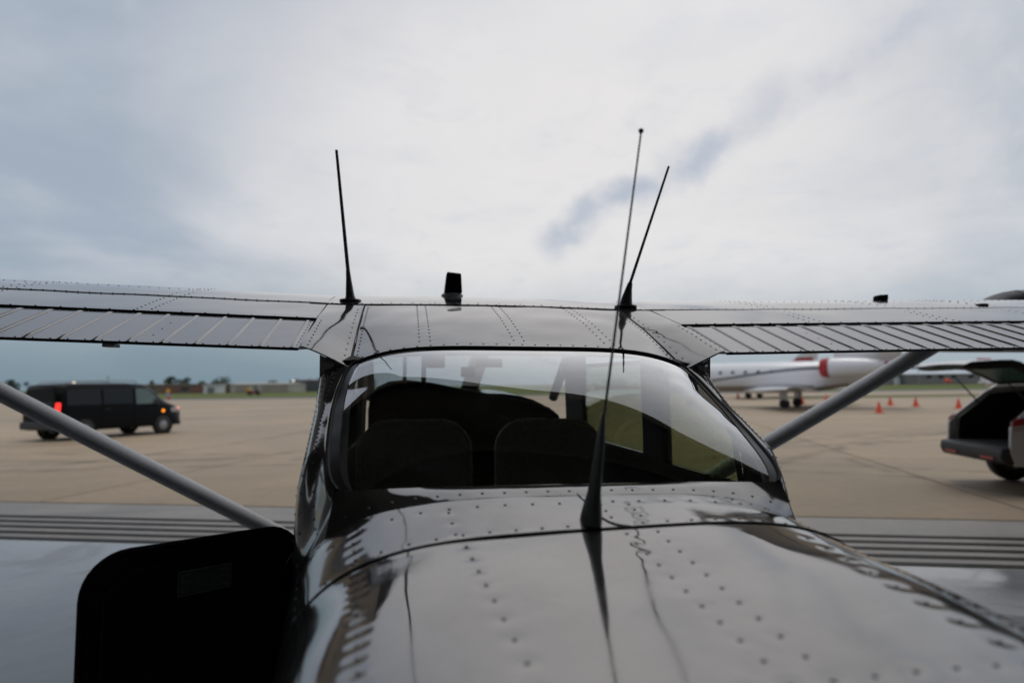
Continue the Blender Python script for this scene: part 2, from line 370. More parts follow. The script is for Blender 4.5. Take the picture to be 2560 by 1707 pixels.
rivet_me = bpy.data.meshes.new('rivet'); rivet_me.from_pydata(dome_v, [], dome_f); rivet_me.polygons.foreach_set('use_smooth', [True]*len(dome_f)); rivet_me.materials.append(M['alu_rivet'])
def frame(P, N):
    N = Vector(N).normalized(); q = N.to_track_quat('Z', 'Y'); return q
def rivets(part, pts, nrm, r=.0038, single=False, name='rivet_rows'):
    if single:
        for P, N in zip(pts, nrm):
            o = link('rivet', rivet_me, None, part); o.rotation_mode = 'QUATERNION'; o.rotation_quaternion = frame(P, N); o.location = P; o.scale = (r, r, r)
    else:
        V = []; Fq = []
        for P, N in zip(pts, nrm):
            R = np.array(frame(P, N).to_matrix()); k = len(V)*0 + sum(len(x) for x in V); V.append(DV@R.T*r + np.array(P)); Fq += [tuple(i+k for i in f) for f in dome_f]
        if V: mesh(name, np.concatenate(V), Fq, M['alu_rivet'], part, True, 'stuff')
class Surf:
    """a sheet x,y,z = f(u,v) with rivets; meshed finely, dimpled round each rivet"""
    def __init__(s, f): s.f = f; s.pts = []; s.r = []; s.dep = []
    def nrm(s, u, v, sg=1):
        e = 1e-3; p = np.array(s.f(u, v)); a = np.array(s.f(u+e, v))-p; c = np.array(s.f(u, v+e))-p; n = np.cross(a, c); n /= max(np.linalg.norm(n), 1e-12)
        return n*sg
    def row(s, uv, r=.0033, dep=.0007):
        for u, v in uv: s.pts.append((u, v)); s.r.append(r); s.dep.append(dep)
    def build(s, name, us, vs, m, parent, sg=1, amp=.0006, lam=.16, drad=.013, single=False, mask=None, thick=0., kind_rows='rivet_rows'):
        U_, V_ = np.meshgrid(us, vs, indexing='ij'); P = np.stack([np.broadcast_to(q, U_.shape) for q in s.f(U_, V_)], -1).astype(float)
        du = np.gradient(P, axis=0); dv = np.gradient(P, axis=1); N = np.cross(du, dv); N /= np.maximum(np.linalg.norm(N, axis=2, keepdims=True), 1e-12); N *= sg
        L = P[..., 0] + .3*P[..., 2]
        h = oil(L, P[..., 1], amp, lam)
        RP = [np.array(s.f(np.float64(u), np.float64(v)), float) for u, v in s.pts]
        RN = []
        for q, d in zip(RP, s.dep):
            dd = ((P-q)**2).sum(2); h = h - d*np.exp(-dd/drad**2)*(1 if d else 0)
            i = np.unravel_index(np.argmin(dd), dd.shape); RN.append(N[i])
        hh = []
        for q, d, n in zip(RP, s.dep, RN):
            dd = ((P-q)**2).sum(2); i = np.unravel_index(np.argmin(dd), dd.shape); hh.append(q + n*(h[i]+.0002))
        P = P + N*h[..., None]
        n_, m_ = U_.shape
        f = []
        for i in range(n_-1):
            for j in range(m_-1):
                if mask is not None and mask[i, j]: continue
                f.append((i*m_+j, i*m_+j+1, (i+1)*m_+j+1, (i+1)*m_+j))
        if sg > 0: f = [q[::-1] for q in f]
        o = mesh(name, P.reshape(-1, 3), f, m, parent, True)
        if thick:
            md = o.modifiers.new('solid', 'SOLIDIFY'); md.thickness = thick; md.offset = -1
        if RP: rivets(o, hh, RN, s.r[0] if len(set(s.r)) == 1 else s.r[0], single)
        return o

# ---- fuselage cross-sections
def zt(y): return pch(y, [-5.4, -3, -1.5, -1.2, -1.0, -.9, -.82, -.72, -.62, -.57], [1.30, 1.365, 1.404, 1.419, 1.434, 1.4425, 1.4505, 1.4645, 1.480, 1.488])
def hw(y): return pch(y, [-5.4, -3, -1.5, -1.15, -.9, -.57, 0], [.07, .28, .49, .522, .542, .570, .578])
def zc(y): return pch(y, [-5.4, -3, -.9, 0], [1.2, 1.12, 1.05, 1.03])
def zb(y): return pch(y, [-5.4, -3, -.9, 0], [1.1, .92, .66, .58])
def nn(y): return pch(y, [-5.4, -3, -1.2, -.85, -.57], [2.2, 2.8, 4.9, 4.1, 3.9])
def sup(y, q):                 # q in [-1,1] across the upper half-section, roughly arc-length spaced
    y = np.asarray(y, float); q = np.asarray(q, float); a_, b_, n_ = hw(y), zt(y)-zc(y), nn(y)
    t = np.abs(q)
    # polar angle mapping: direction (sin, cos) scaled to the superellipse
    ang = np.interp(t, [0, .25, .5, .72, .86, 1.], [0, .34, .66, .92, 1.2, pi/2])
    sx, cz = np.sin(ang), np.cos(ang)
    r = np.power(np.power(sx/a_, n_) + np.power(np.maximum(cz, 1e-9)/b_, n_), -1/n_)
    xo = np.sign(q)*r*sx; return xo, zc(y)+r*cz + xo*.034*(1-sstep(y, -.86, -.62))*sstep(y, -3.5, -2.)
def q_of_x(y, x):
    qs = np.linspace(0, 1, 600); xs = sup(np.full(600, y), qs)[0]; i = np.argmax(xs); return float(np.interp(abs(x), xs[:i+1], qs[:i+1]))*(1 if x >= 0 else -1)
def boomf(y, q):
    x, z = sup(y, q); return x, y + 0*x, z
# tail boom upper skin (fine) ------------------------------------------------
sf = Surf(boomf)
YS = -.822                                         # seam between crown panel and boom
for x0 in (.031, .086):
    sf.row([(-.856-.0505*k, q_of_x(-.856-.0505*k, x0 - .03*.05*k*(1 if x0 > .05 else .4))) for k in range(22)], dep=.0004)
sf.row([(-.855-.058*k, q_of_x(-.855-.058*k, -.241+.004*k)) for k in range(16)], dep=.0008)
sf.row([(-.90-.058*k, q_of_x(-.90-.058*k, .335-.004*k)) for k in range(14)], dep=.0012)
sf.row([(-1.36, q_of_x(-1.36, x)) for x in np.arange(-.02, .34, .045)], dep=.0010)
for sg in (-1, 1):
    sf.row([(-.845-.036*k, sg*.665) for k in range(18)], dep=.0014)
    sf.row([(-.85-.05*k, sg*.93) for k in range(14)], dep=.0008)
boom = sf.build('tail_boom', np.concatenate([np.arange(YS+.008, -1.62, -.0045), np.arange(-1.63, -5.4, -.08)]), np.concatenate([np.linspace(-1, -.5, 150), np.linspace(-.497, .497, 190), np.linspace(.5, 1, 150)]), M['alu'], air, sg=1, amp=.0006, lam=.25, drad=.014, single=True)
# lower skin
t = B(); ys = np.concatenate([np.linspace(-.57, -.82, 5), np.linspace(-1.2, -5.4, 16)]); qs = np.linspace(-pi/2, pi/2, 31); P = []
for y in ys:
    a_ = hw(y); P.append([(a_*np.sign(sin(q))*abs(sin(q))**.75, y, zc(y)-(zc(y)-zb(y))*abs(cos(q))**.75) for q in qs])
t.grid(P); t.out('belly_skin', M['alu'], air, True)
# crown panel under the rear window -----------------------------------------
def crownf(y, q):
    x, z = sup(y, q); return x, y + 0*x, z + .0022
for sg in (-1, 1):
    sf = Surf(crownf)
    row = lambda y, xs: [(y, q_of_x(y, x)) for x in xs if (x*sg > 0)]
    sf.row(row(-.684, np.arange(-.50, .501, .053)+.03), dep=.0005)
    sf.row(row(-.808, np.arange(-.515, .516, .0455)+.0), dep=.0005)
    if sg > 0:
        for x0 in (.030, .086): sf.row([(-.703-.0335*k, q_of_x(-.703-.0335*k, x0)) for k in range(3)], dep=.0006)
    else: sf.row([(-.70-.05*k, q_of_x(-.70-.05*k, -.26+.003*k)) for k in range(3)], dep=.0008)
    sf.row([(-.655-.034*k, sg*.665) for k in range(5)], dep=.0016)
    sf.row([(-.60-.04*k, sg*.80) for k in range(6)], dep=.0010)
    q1 = np.concatenate([np.linspace(0, .5, 95), np.linspace(.503, 1, 150)])*sg
    if sg < 0: q1 = q1[::-1]
    sf.build('crown_panel', np.arange(-.578, YS-.004, -.0042), q1, M['alu'], air, sg=1, amp=.0008, lam=.17, drad=.013, single=True)
def tubeobj(name, pts, r, m, parent, n=6): return B().tube(pts, r, n).out(name, m, parent, True)
seamc = []
for q in np.linspace(-1, 1, 120):
    x, z = sup(YS-.005, q); seamc.append((x, YS-.005, z+.0016))
tubeobj('seam', seamc, .0016, M['seal'], air)
tubeobj('seam', [(lerp(-.002, .012, k), lerp(-.60, -.775, k), float(zt(lerp(-.60, -.775, k)))+.0030) for k in np.linspace(0, 1, 12)] + [(.018, -.795, float(zt(-.795))+.0026), (.03, -.812, float(zt(-.812))+.0024), (.05, -.821, float(zt(-.821))+.0022)], .0013, M['seal'], air)

# rear window ---------------------------------------------------------------
def wedge(s):                 # half width of the glass, s 0 bottom .. 1 top
    return pch(s, [0, .04, .12, .309, .673, .9, 1], [.474, .488, .500, .510, .519, .508, .492])
def wdrop(s): return pch(s, [0, .12, .309, .5, .673, .85, 1], [.004, .03, .065, .085, .09, .075, .052])
def wcen(s): return 1.489 + .316*(1.735*s - 1.0*s**2 + .265*s**3)
def winf(s, u):
    u = np.asarray(u, float); s = np.asarray(s, float)
    y = -.572 + .552*s
    y = y + .025*np.abs(u)**4*(1-s)*0
    return wedge(s)*u, y + 0*u, wcen(s) - wdrop(s)*np.abs(u)**(2.5+2.3*s*s) + 0*u
ss = np.linspace(0, 1, 56); uu = np.concatenate([np.linspace(-1, -.7, 22), np.linspace(-.68, .68, 60), np.linspace(.7, 1, 22)])
UU, SS = np.meshgrid(uu, ss, indexing='ij'); P = np.stack(winf(SS, UU), -1)
win = B().grid(P[::-1]).out('rear_window', M['glass'], air, True, fixn=False)
edge = [tuple(np.array(winf(1., u), float)) for u in np.linspace(-1, 1, 60)]
# black retainer strip: up the left side, over the top, down the right
def wp(s, u, lift=.002): x, y, z = winf(np.float64(s), np.float64(u)); return (float(x), float(y), float(z)+lift)
loop = [wp(s, -1.0) for s in np.linspace(0, .98, 26)] + [wp(1., u) for u in np.linspace(-.995, .995, 70)] + [wp(s, 1.0) for s in np.linspace(.98, 0, 26)]
t = B().tube(loop, .0052, 8); t.out('window_seal', M['rubber'], win, True)
for sg in (-1, 1):
    B().grid([[wp(s_, sg*u, .0022) for u in (1., .985, .968, .95)] for s_ in np.linspace(0, .985, 40)]).out('window_frame', M['frame'], win, True)
    B().grid([[wp(s_, sg*u, -.012) for u in (.952, .935, .918)] for s_ in np.linspace(0, .97, 40)]).out('edge_reflection_strip', M['edgerefl'], win, True)  # added pale strips paint the reflection along both glass edges
# lower flange: straight along the glass, following the crown at its lower edge
def flf(t_, u):
    u = np.asarray(u, float); t_ = np.asarray(t_, float); xa = .478*u; xb = .492*u
    qs = np.linspace(0, 1, 500); xs = sup(np.full(500, -.643), qs)[0]; i_ = int(np.argmax(xs)); qb = np.interp(np.abs(xb), xs[:i_+1], qs[:i_+1]); zb_ = sup(np.full_like(qb, -.643), qb)[1] + .0026
    za = 1.4915 - .006*np.abs(u)**4
    return lerp(xa, xb, t_), lerp(-.5745, -.643, t_)*np.ones_like(u) + .030*t_*np.abs(u)**8, lerp(za, zb_, t_) + .0035*np.sin(np.pi*t_)
sf = Surf(flf); sf.row([(.72, u) for u in np.arange(-.93, .95, .0905)], dep=.0006)
sf.build('window_flange', np.linspace(0, 1, 22), np.linspace(-1, 1, 240), M['alu'], air, sg=1, amp=.0003, lam=.15, drad=.012, single=True)

# side shells beside and behind the window: from the glass edge round to the fuselage side ----------
SX = .578
def edgept(s): x, y, z = winf(np.float64(s), np.float64(1.)); return float(x), float(y), float(z)
RW = dict(y0=-.235, y1=.30, zlo=1.425, zhi=1.735)
def side_shape(sg):
    ss_ = np.linspace(0, 1, 110); P = []
    for s in ss_:
        x0, y, z0 = edgept(s); x0 += .004
        xs = float(np.interp(s, [0, .3, 1], [hw(-.57), .577, SX])); drop = float(np.interp(s, [0, .3, .8, 1], [.20, .15, .09, .05]))
        line = []
        for a in np.linspace(0, pi/2, 26): line.append((sg*(x0+(xs-x0)*sin(a)**.8), y, z0 - drop*(1-cos(a)**.8)))
        zz0 = z0-drop
        for k in np.linspace(0, 1, 34)[1:]: line.append((sg*(xs + .004*sin(pi*k)), y, lerp(zz0, 1.05, k)))
        wq = 1-float(sstep(s, .0, .30))
        if wq > 0:                     # towards the corner the shell takes the section of the crown panel
            ln2 = []; qs = np.linspace(0, 1, 500); xx, zz = sup(np.full(500, max(y, -.578)), qs); i_ = int(np.argmax(xx))
            for k, (a, _, c) in enumerate(line):
                f_ = min(1., k/25.); xa = x0 + (xs-x0)*sin(f_*pi/2)**1.0; xa = min(xa, float(xx[i_])-1e-4)
                za = float(np.interp(xa, xx[:i_+1], zz[:i_+1])) + .0022
                if k > 25: za = lerp(za, 1.05, (k-25)/33.); xa = abs(a)
                za = min(z0, za + (z0-za)*math.exp(-(xa-x0)/.014) if k <= 25 else za)
                ln2.append((sg*xa, y, za))
            line = [tuple(lerp(np.array(p), np.array(q), wq)) for p, q in zip(line, ln2)]
        P.append(line)
    return np.array(P)
gussets = []
for sg in (-1, 1):
    P = side_shape(sg)
    n_, m_ = P.shape[:2]
    du = np.gradient(P, axis=0); dv = np.gradient(P, axis=1); N = np.cross(du, dv); N /= np.maximum(np.linalg.norm(N, axis=2, keepdims=True), 1e-9); N *= (1 if (N[50, 40, 0]*sg > 0) else -1)
    rp = []; rn = []
    for j, stp, o_ in ((5, 4, 0), (13, 4, 2), (21, 4, 1), (30, 5, 0)):
        for i in range(2+o_, n_-2, stp): rp.append(P[i, j]); rn.append(N[i, j])
    for i in (1, 108):
        for j in range(26, m_, 2): rp.append(P[i, j]); rn.append(N[i, j])
    h = oil(P[..., 1], P[..., 2], .0006, .12)
    for q in rp: h -= .0009*np.exp(-((P-q)**2).sum(2)/.013**2)
    h[0] = 0; h[-1] = 0; h[:, :2] = 0
    Pd = P + N*h[..., None]
    f = []
    for i in range(n_-1):
        for j in range(m_-1):
            c = P[i:i+2, j:j+2].reshape(-1, 3).mean(0)
            yy, zz = c[1], c[2]
            zup = np.interp(yy, [-.235, -.05, .3], [1.50, 1.66, 1.735])
            if sg*c[0] > .55 and yy > RW['y0'] and RW['zlo'] < zz < zup: continue
            f.append((i*m_+j, i*m_+j+1, (i+1)*m_+j+1, (i+1)*m_+j))
    o = mesh('quarter_panel', Pd.reshape(-1, 3), f, [M['alu'], M['liner']], air, True)
    bm = bmesh.new(); bm.from_mesh(o.data); bm.normal_update()
    if sum(fc.normal.x*sg for fc in bm.faces) < 0: bmesh.ops.reverse_faces(bm, faces=bm.faces)
    bm.to_mesh(o.data); bm.free()
    md = o.modifiers.new('s', 'SOLIDIFY'); md.thickness = .012; md.offset = -1; md.material_offset = 1; md.material_offset_rim = 0
    rivets(o, [q + nq*.0002 for q, nq in zip(rp, rn)], rn, .0031)
    # corner patch between the flange end and the shell
    fl_ = [np.array([float(c) for c in flf(np.float64(k), np.float64(sg*1.))]) for k in np.linspace(0, 1, 12)]; qn = P[0, :20]
    t = B(); t.grid([[tuple(lerp(a, qn[min(19, int(round(i*19/11.)))], w_) + np.array((0, 0, .001))) for w_ in np.linspace(0, 1, 8)] for i, a in enumerate(fl_)]); t.out('corner_patch', M['alu'], air, True)
    B().tube([tuple(q + np.array((sg*.001, -.002, .0012))) for q in P[0, :24:1]], .0016, 6).out('seam', M['seal'], air, True)
    gussets.append((sg, [np.array(q) for q in P[-1, :30]]))
    # lower side below the shell
    t = B(); t.grid([[(sg*float(hw(y)), y, 1.06), (sg*float(hw(y))*.99, y, .8), (sg*.46, y, .62), (0, y, .575)] for y in (-.57, -.3, 0., .5, 1.2, 1.75)]); t.out('lower_side', [M['alu']], air, True)
    # cabin wall ahead of the window, with the door window and the rear side window cut out
    ys = np.arange(-.02, 1.751, .015); zs = np.linspace(1.05, 1.80, 52); V = []
    for y in ys:
        for z in zs: V.append((sg*(SX - .010*sstep(z, 1.45, 1.82)), y, z + (float(np.interp(y, [0, .15, .35, 1.3], [1.770, 1.80, 1.82, 1.89]))-1.80)*sstep(z, 1.6, 1.8)))
    f = []; m_ = len(zs)
    for i in range(len(ys)-1):
        for j in range(m_-1):
            yy = ys[i]+.0075; zz = (zs[j]+zs[j+1])/2
            if yy < .30 and RW['zlo'] < zz < 1.735: continue
            if .50 < yy < 1.40 and 1.44 < zz < 1.775: continue
            f.append((i*m_+j, i*m_+j+1, (i+1)*m_+j+1, (i+1)*m_+j))
    if sg < 0: f = [q[::-1] for q in f]
    f = [q[::-1] for q in f]
    o = mesh('cabin_side', V, f, [M['alu'], M['liner']], air, True)
    bm = bmesh.new(); bm.from_mesh(o.data); bm.normal_update()
    if sum(fc.normal.x*sg for fc in bm.faces) < 0: bmesh.ops.reverse_faces(bm, faces=bm.faces)
    bm.to_mesh(o.data); bm.free()
    md = o.modifiers.new('s', 'SOLIDIFY'); md.thickness = .03; md.offset = -1; md.material_offset = 1
    xg = sg*(SX-.02)
    def pane(name, poly):
        t = B(); t.prism([(y, z) for y, z in poly], xg-.002, xg+.002, 'x'); o = t.out(name, M['glass_green'], air)
        t = B(); lp = [(xg, y, z) for y, z in poly] + [(xg, *poly[0])]; t.tube(lp, .009, 6); t.out('window_trim', M['rubber'], o, True)
    pane('side_window', [(-.24, 1.43), (-.19, 1.415), (.24, 1.415), (.30, 1.44), (.31, 1.70), (.27, 1.745), (-.02, 1.70), (-.2, 1.56)])
    pane('door_window', [(.49, 1.46), (.54, 1.43), (1.36, 1.43), (1.41, 1.47), (1.41, 1.77), (1.36, 1.80), (.54, 1.79), (.49, 1.75)])

# roof panel, root fillets ---------------------------------------------------
PY = [0, .334, .65, .85, 1.05, 1.2, 1.35, 1.46, 1.55, 1.60, 1.615]
PZ = [1.789, 1.901, 1.987, 2.033, 2.070, 2.088, 2.094, 2.085, 2.055, 2.01, 1.955]
DIH = .0265
def prof(y):
    y = np.asarray(y, float)
    return np.interp(y, PY, PZ)
# smooth the profile
_yy = np.linspace(-.05, 1.615, 700); _zz = np.interp(_yy, [-.05]+PY, [1.772]+PZ)
_k = np.ones(61)/61; _zs = np.convolve(np.pad(_zz, 30, mode='edge'), _k, 'valid'); _wt = sstep(_yy, 1.42, 1.30); _wt2 = sstep(_yy, .0, .06); _zf = _zz*(1-_wt*_wt2) + _zs*_wt*_wt2
def prof(y): return np.interp(y, _yy, _zf)
def wz(x, y): return prof(y) + DIH*np.maximum(np.abs(x), .62)
def roofz(x, y):
    ax = np.abs(x); fade = 1-np.clip((y+.03)/.66, 0, 1)*(1.15-.15*np.clip((y+.03)/.66, 0, 1))
    base = wz(x, np.maximum(y, -.04)) + .006*np.cos(np.clip(ax/.5, 0, 1)*pi/2)
    return base - .053*np.power(np.clip(ax/.495, 0, 1), 4.5)*fade
sf = Surf(lambda y, x: (x + 0*y, y + 0*x, roofz(x, y)))
for x0 in (-.302, -.27, -.016, .016, .27, .302):
    sf.row([(.075+.042*k, x0) for k in range(14)], dep=.0004)
sf.row([(.028, x) for x in np.arange(-.465, .47, .039)], dep=.0006)
sf.row([(.002, x) for x in np.arange(-.446, .45, .039)], dep=.0006)
for x0 in (-.482, .482): sf.row([(.0+.03*k, x0) for k in range(21)], dep=.0004)
roof = sf.build('roof_panel', np.arange(-.022, .655, .0065), np.linspace(-.497, .497, 170), M['alu'], air, sg=-1, amp=.0008, lam=.2, single=False, thick=.003)
def filz(x, y):
    ax = np.abs(x); t = np.clip((ax-.499)/(.634-.499), 0, 1)
    lo = roofz(np.full_like(ax, .497), y); hi = wz(np.full_like(ax, .634), y)
    return lo + (hi-lo)*(1-np.power(1-t, 1.5))
for sg in (-1, 1):
    def ff(y, t, sg=sg):
        # trailing edge of the fillet sweeps: aft at the flap, hollow towards the cabin
        x = sg*(.499+.135*t); y0 = -.022 + .022*np.power(t, 1.) - .012*np.sin(np.pi*t)
        yy = y0 + (y)*(.652-y0); return x + 0*yy, yy, filz(x, yy)
    sf = Surf(ff)
    sf.row([(.03+.075*k, .13) for k in range(12)], dep=.0004)
    sf.row([(.05+.055*k, .88) for k in range(9)], dep=.0004)
    sf.build('root_fillet', np.linspace(0, 1, 100), np.linspace(0, 1, 40), M['alu'], air, sg=-sg, amp=.0006, lam=.15, thick=.002)
    gl = [q for g_, q in gussets if g_ == sg][0]; topc = [np.array([float(c) for c in ff(np.float64(0.), np.float64(w_))]) + np.array((0, .006, -.003)) for w_ in np.linspace(0, .60, len(gl))]
    o = B().grid([[tuple(a) for a in topc], [tuple(lerp(a, c, .5) + np.array((0, .006, 0))) for a, c in zip(topc, gl)], [tuple(c) for c in gl]]).out('rear_gusset', M['alu'], air, True)
    tubeobj('seam', [(sg*.4985, y, float(roofz(np.float64(.4985), np.float64(y)))+.001) for y in np.linspace(-.02, .65, 40)], .0013, M['seal'], air)
tubeobj('seam', [(x, .653, float(wz(np.float64(x), np.float64(.653)))+.0012 + .006*max(0, cos(min(1, abs(x)/.5)*pi/2))) for x in np.linspace(-.70, .70, 60)], .0024, M['seal'], air)

t = B(); ysu = np.concatenate([[.6545, .657], np.linspace(.67, 1.615, 50)]); xsu = np.linspace(-.638, .638, 60)
YY, XX = np.meshgrid(ysu, xsu, indexing='ij'); ZZ = wz(XX, YY) + .006*np.cos(np.clip(np.abs(XX)/.5, 0, 1)*pi/2) + .0024 + oil(XX, YY, .0006, .25)
t.grid(np.stack([XX, YY, ZZ], -1)); ct = t.out('centre_section', M['alu'], air, True)
rp = [(x, .668, float(wz(np.float64(x), np.float64(.668)))+.0028+.006*max(0, cos(min(1, abs(x)/.5)*pi/2))) for x in np.arange(-.62, .63, .037)] + [(x, .70, float(wz(np.float64(x), np.float64(.70)))+.0028+.006*max(0, cos(min(1, abs(x)/.5)*pi/2))) for x in np.arange(-.4, .45, .085)]
rivets(ct, rp, [(0, -.25, .97)]*len(rp), .0032)
# wings ----------------------------------------------------------------------
XF0, XF1, XT = .637, 2.78, 5.35
def lower(y): return np.interp(y, [0, .334, .65, 1.0, 1.3, 1.5, 1.58, 1.615], [1.779, 1.800, 1.822, 1.845, 1.865, 1.885, 1.91, 1.955])
wing_parts = []
for sg in (-1, 1):
    wg = bpy.data.objects.new('wing', bpy.data.meshes.new('wing')); C.objects.link(wg); wg.parent = air
    def upf(y, x, sg=sg): return sg*x + 0*y, y + 0*x, prof(y) + DIH*x + np.where(y > .656, .0025, 0)
    # main upper skin
    t = B(); ysu = np.concatenate([np.linspace(.342, .655, 26), [.6565], np.linspace(.67, 1.3, 40), np.linspace(1.32, 1.615, 24)])
    xs = np.concatenate([np.linspace(XF0, XF1, 70), np.linspace(XF1+.002, XT, 20)])
    YY, XX = np.meshgrid(ysu, xs, indexing='ij'); Pw = np.stack(upf(YY, XX), -1); Pw[..., 2] += oil(Pw[..., 0], Pw[..., 1], .0008, .3)
    t.grid(Pw)
    # lower skin
    ysl = np.linspace(1.615, .342, 24); Pl = np.stack([sg*XX[:24, :]*0 + sg*np.tile(xs, (24, 1)), np.tile(ysl[:, None], (1, len(xs))), lower(ysl)[:, None] + DIH*xs[None, :]], -1)
    t.grid(Pl)
    # closing spar face and tip
    t.grid([[(sg*x, .342, float(prof(.342))+DIH*x) for x in xs], [(sg*x, .342, float(lower(.342))+DIH*x) for x in xs]])
    me = B(); me.v, me.f, me.mi = t.v, t.f, t.mi
    # rounded wing tip
    ys_t = np.concatenate([np.linspace(.342, 1.55, 22), [1.6, 1.615]])
    tip = []
    for a in np.linspace(0, pi/2, 8):
        tip.append([(sg*(XT+.14*sin(a)), float(y), float(lerp((prof(y)+lower(y))/2, prof(y), cos(a))) + DIH*XT) for y in ys_t])
    t.grid(tip)
    tip = []
    for a in np.linspace(0, pi/2, 8):
        tip.append([(sg*(XT+.14*sin(a)), float(y), float(lerp((prof(y)+lower(y))/2, lower(y), cos(a))) + DIH*XT) for y in ys_t])
    t.grid(tip)
    o = t.out('wing_skin', M['alu'], air, True); o.name = 'wing'; bpy.data.objects.remove(wg); wg = o
    # trailing lip of the upper skin over the flap
    t = B(); t.grid([[(sg*x, .341, float(prof(.341))+DIH*x+.0012) for x in xs[:70]], [(sg*x, .3395, float(prof(.3395))+DIH*x-.0055) for x in xs[:70]]]); t.out('skin_lip', M['seal'], wg)
    # aileron
    t = B(); ya = np.linspace(.336, 0, 10); xa = np.linspace(XF1+.02, XT-.02, 40)
    t.grid([[(sg*x, y, float(prof(y))+DIH*x+ .004*(abs(sin(x*36)) > .93)) for x in xa] for y in ya]); t.grid([[(sg*x, y, float(lower(y))+DIH*x) for x in xa] for y in ya])
    t.out('aileron', M['alu_soft'], wg, True)
    # flap with pressed beads
    t = B(); xa = np.linspace(XF0+.004, XF1-.01, 50); ya = np.concatenate([np.linspace(.40, .0, 26)])
    fz = lambda y: float(prof(min(y, .36)))-.0055 + (0 if y < .36 else -(y-.36)*.4)
    up_ = [[(sg*x, y, fz(y)+DIH*x) for x in xa] for y in ya]
    lo_ = [[(sg*x, y, min(float(lower(y)), fz(y)-.004)+DIH*x) for x in xa] for y in ya]
    t.grid(up_); t.grid(lo_)
    t.grid([up_[-1], lo_[-1]]); t.grid([[r[0] for r in up_], [r[0] for r in lo_]]); t.grid([[r[-1] for r in up_], [r[-1] for r in lo_]])
    flap = t.out('flap', M['alu_soft'], air, True)
    bead_me = None
    # one bead: half-round ridge along the chord
    ybd = np.linspace(.333, .006, 18)
    prof_b = [(-.0075, -.0008), (-.005, .0026), (-.002, .0046), (.002, .0046), (.005, .0026), (.0075, -.0008)]
    g_ = []
    for i, y in enumerate(ybd):
        k = min(1, min(i, 17-i)/1.5+.25); g_.append([(dx, y, fz(y)+dz*k) for dx, dz in prof_b])
    bb = B().grid(g_); bb.out  # template
    for k in range(25):
        x = .66 + .0862*k
        if bead_me is None:
            o = bb.out('bead', M['alu_soft'], flap, True); bead_me = o.data
            if sg > 0: pass
        else: o = link('bead', bead_me, None, flap)
        o.location = (sg*x, 0, DIH*x)
    tubeobj('trailing_edge', [(sg*x, .001, fz(0.)-.0025+DIH*x) for x in np.linspace(XF0+.004, XF1-.01, 12)], .0042, M['seal'], flap)
    rp = []; rn = []
    up_n = (0, -.3, .95)
    for k in range(50):
        x = .66+.0431*(k+.5); rp.append((sg*x, .012, fz(.012)+DIH*x+.0002)); rn.append(up_n); rp.append((sg*x, .326, fz(.326)+DIH*x)); rn.append(up_n)
    for k in range(9): rp.append((sg*(XF0+.012), .03+.034*k, fz(.03+.034*k)+DIH*XF0)); rn.append(up_n)
    for k in range(3): rp.append((sg*(1.05), .08+.07*k, fz(.08+.07*k)+DIH*1.05)); rn.append(up_n)
    rivets(flap, rp, rn, .0028)
    rp = []; rn = []
    wl = lambda x, y, e=.0003: (sg*x, y, float(prof(y))+DIH*x + e + (.0025 if y > .656 else 0)); un = (0, -.25, .97)
    for k in range(118): rp.append(wl(.70+.0385*k, .664)); rn.append(un)
    for k in range(60): rp.append(wl(.70+.072*k, .352)); rn.append(un)
    for k in range(110): rp.append(wl(1.15+.0385*k, .98)); rn.append((0, -.2, 1))
    for xr in (1.18, 1.75, 2.25, 3.1, 3.9):
        for dx in (-.022, .022):
            for k in range(8): rp.append(wl(xr+dx, .375+.034*k)); rn.append(un)
            for k in range(12): rp.append(wl(xr+dx, .70+.05*k)); rn.append((0, -.15, 1))
    rivets(wg, rp, rn, .0033)
    # wing strut
    t = B(); pts = [Vector((sg*lerp(.56, 2.6, k), lerp(1.9, 1.42, k), lerp(.66 if sg < 0 else .68, 1.915 if sg < 0 else 1.945, k))) for k in np.linspace(0, 1, 14)]
    Ax = (pts[-1]-pts[0]).normalized(); ch = Vector((0, 1, 0)); ch = (ch-Ax*ch.dot(Ax)).normalized(); th = Ax.cross(ch)
    g_ = []
    for p in pts: g_.append([p + ch*(.085*cos(a) + (.03 if cos(a) > 0 else 0)*0) + th*.037*sin(a)*(1-.12*cos(a)) for a in np.linspace(0, 2*pi, 29)])
    t.grid([[tuple(q) for q in r] for r in g_]); t.out('wing_strut', M['paint_grey'], air, True)
# fuel vent and cap on the right wing
t = B(); z0 = float(prof(1.1))+DIH*2.05; t.box((1.995, 1.09, z0-.01), (2.05, 1.13, z0+.022)); t.box((2.005, 1.085, z0+.006), (2.02, 1.135, z0+.028)); t.box((2.03, 1.085, z0+.008), (2.048, 1.135, z0+.03)); t.out('fuel_vent', M['blk'], air, bevel=.002)
t = B(); z0 = float(prof(.74))+DIH*2.25; t.lathe([(.026, -.004), (.026, .003), (.02, .006), (.0, .0065)], (2.25, .74, z0+.003), n=20); t.out('fuel_cap', M['antenna'], air, True)
# under the left flap: hinge fairing
t = B(); t.box((-1.155, .01, 1.799), (-1.125, .05, 1.808)); t.out('hinge_fairing', M['paint_tailwhite'], air, True)

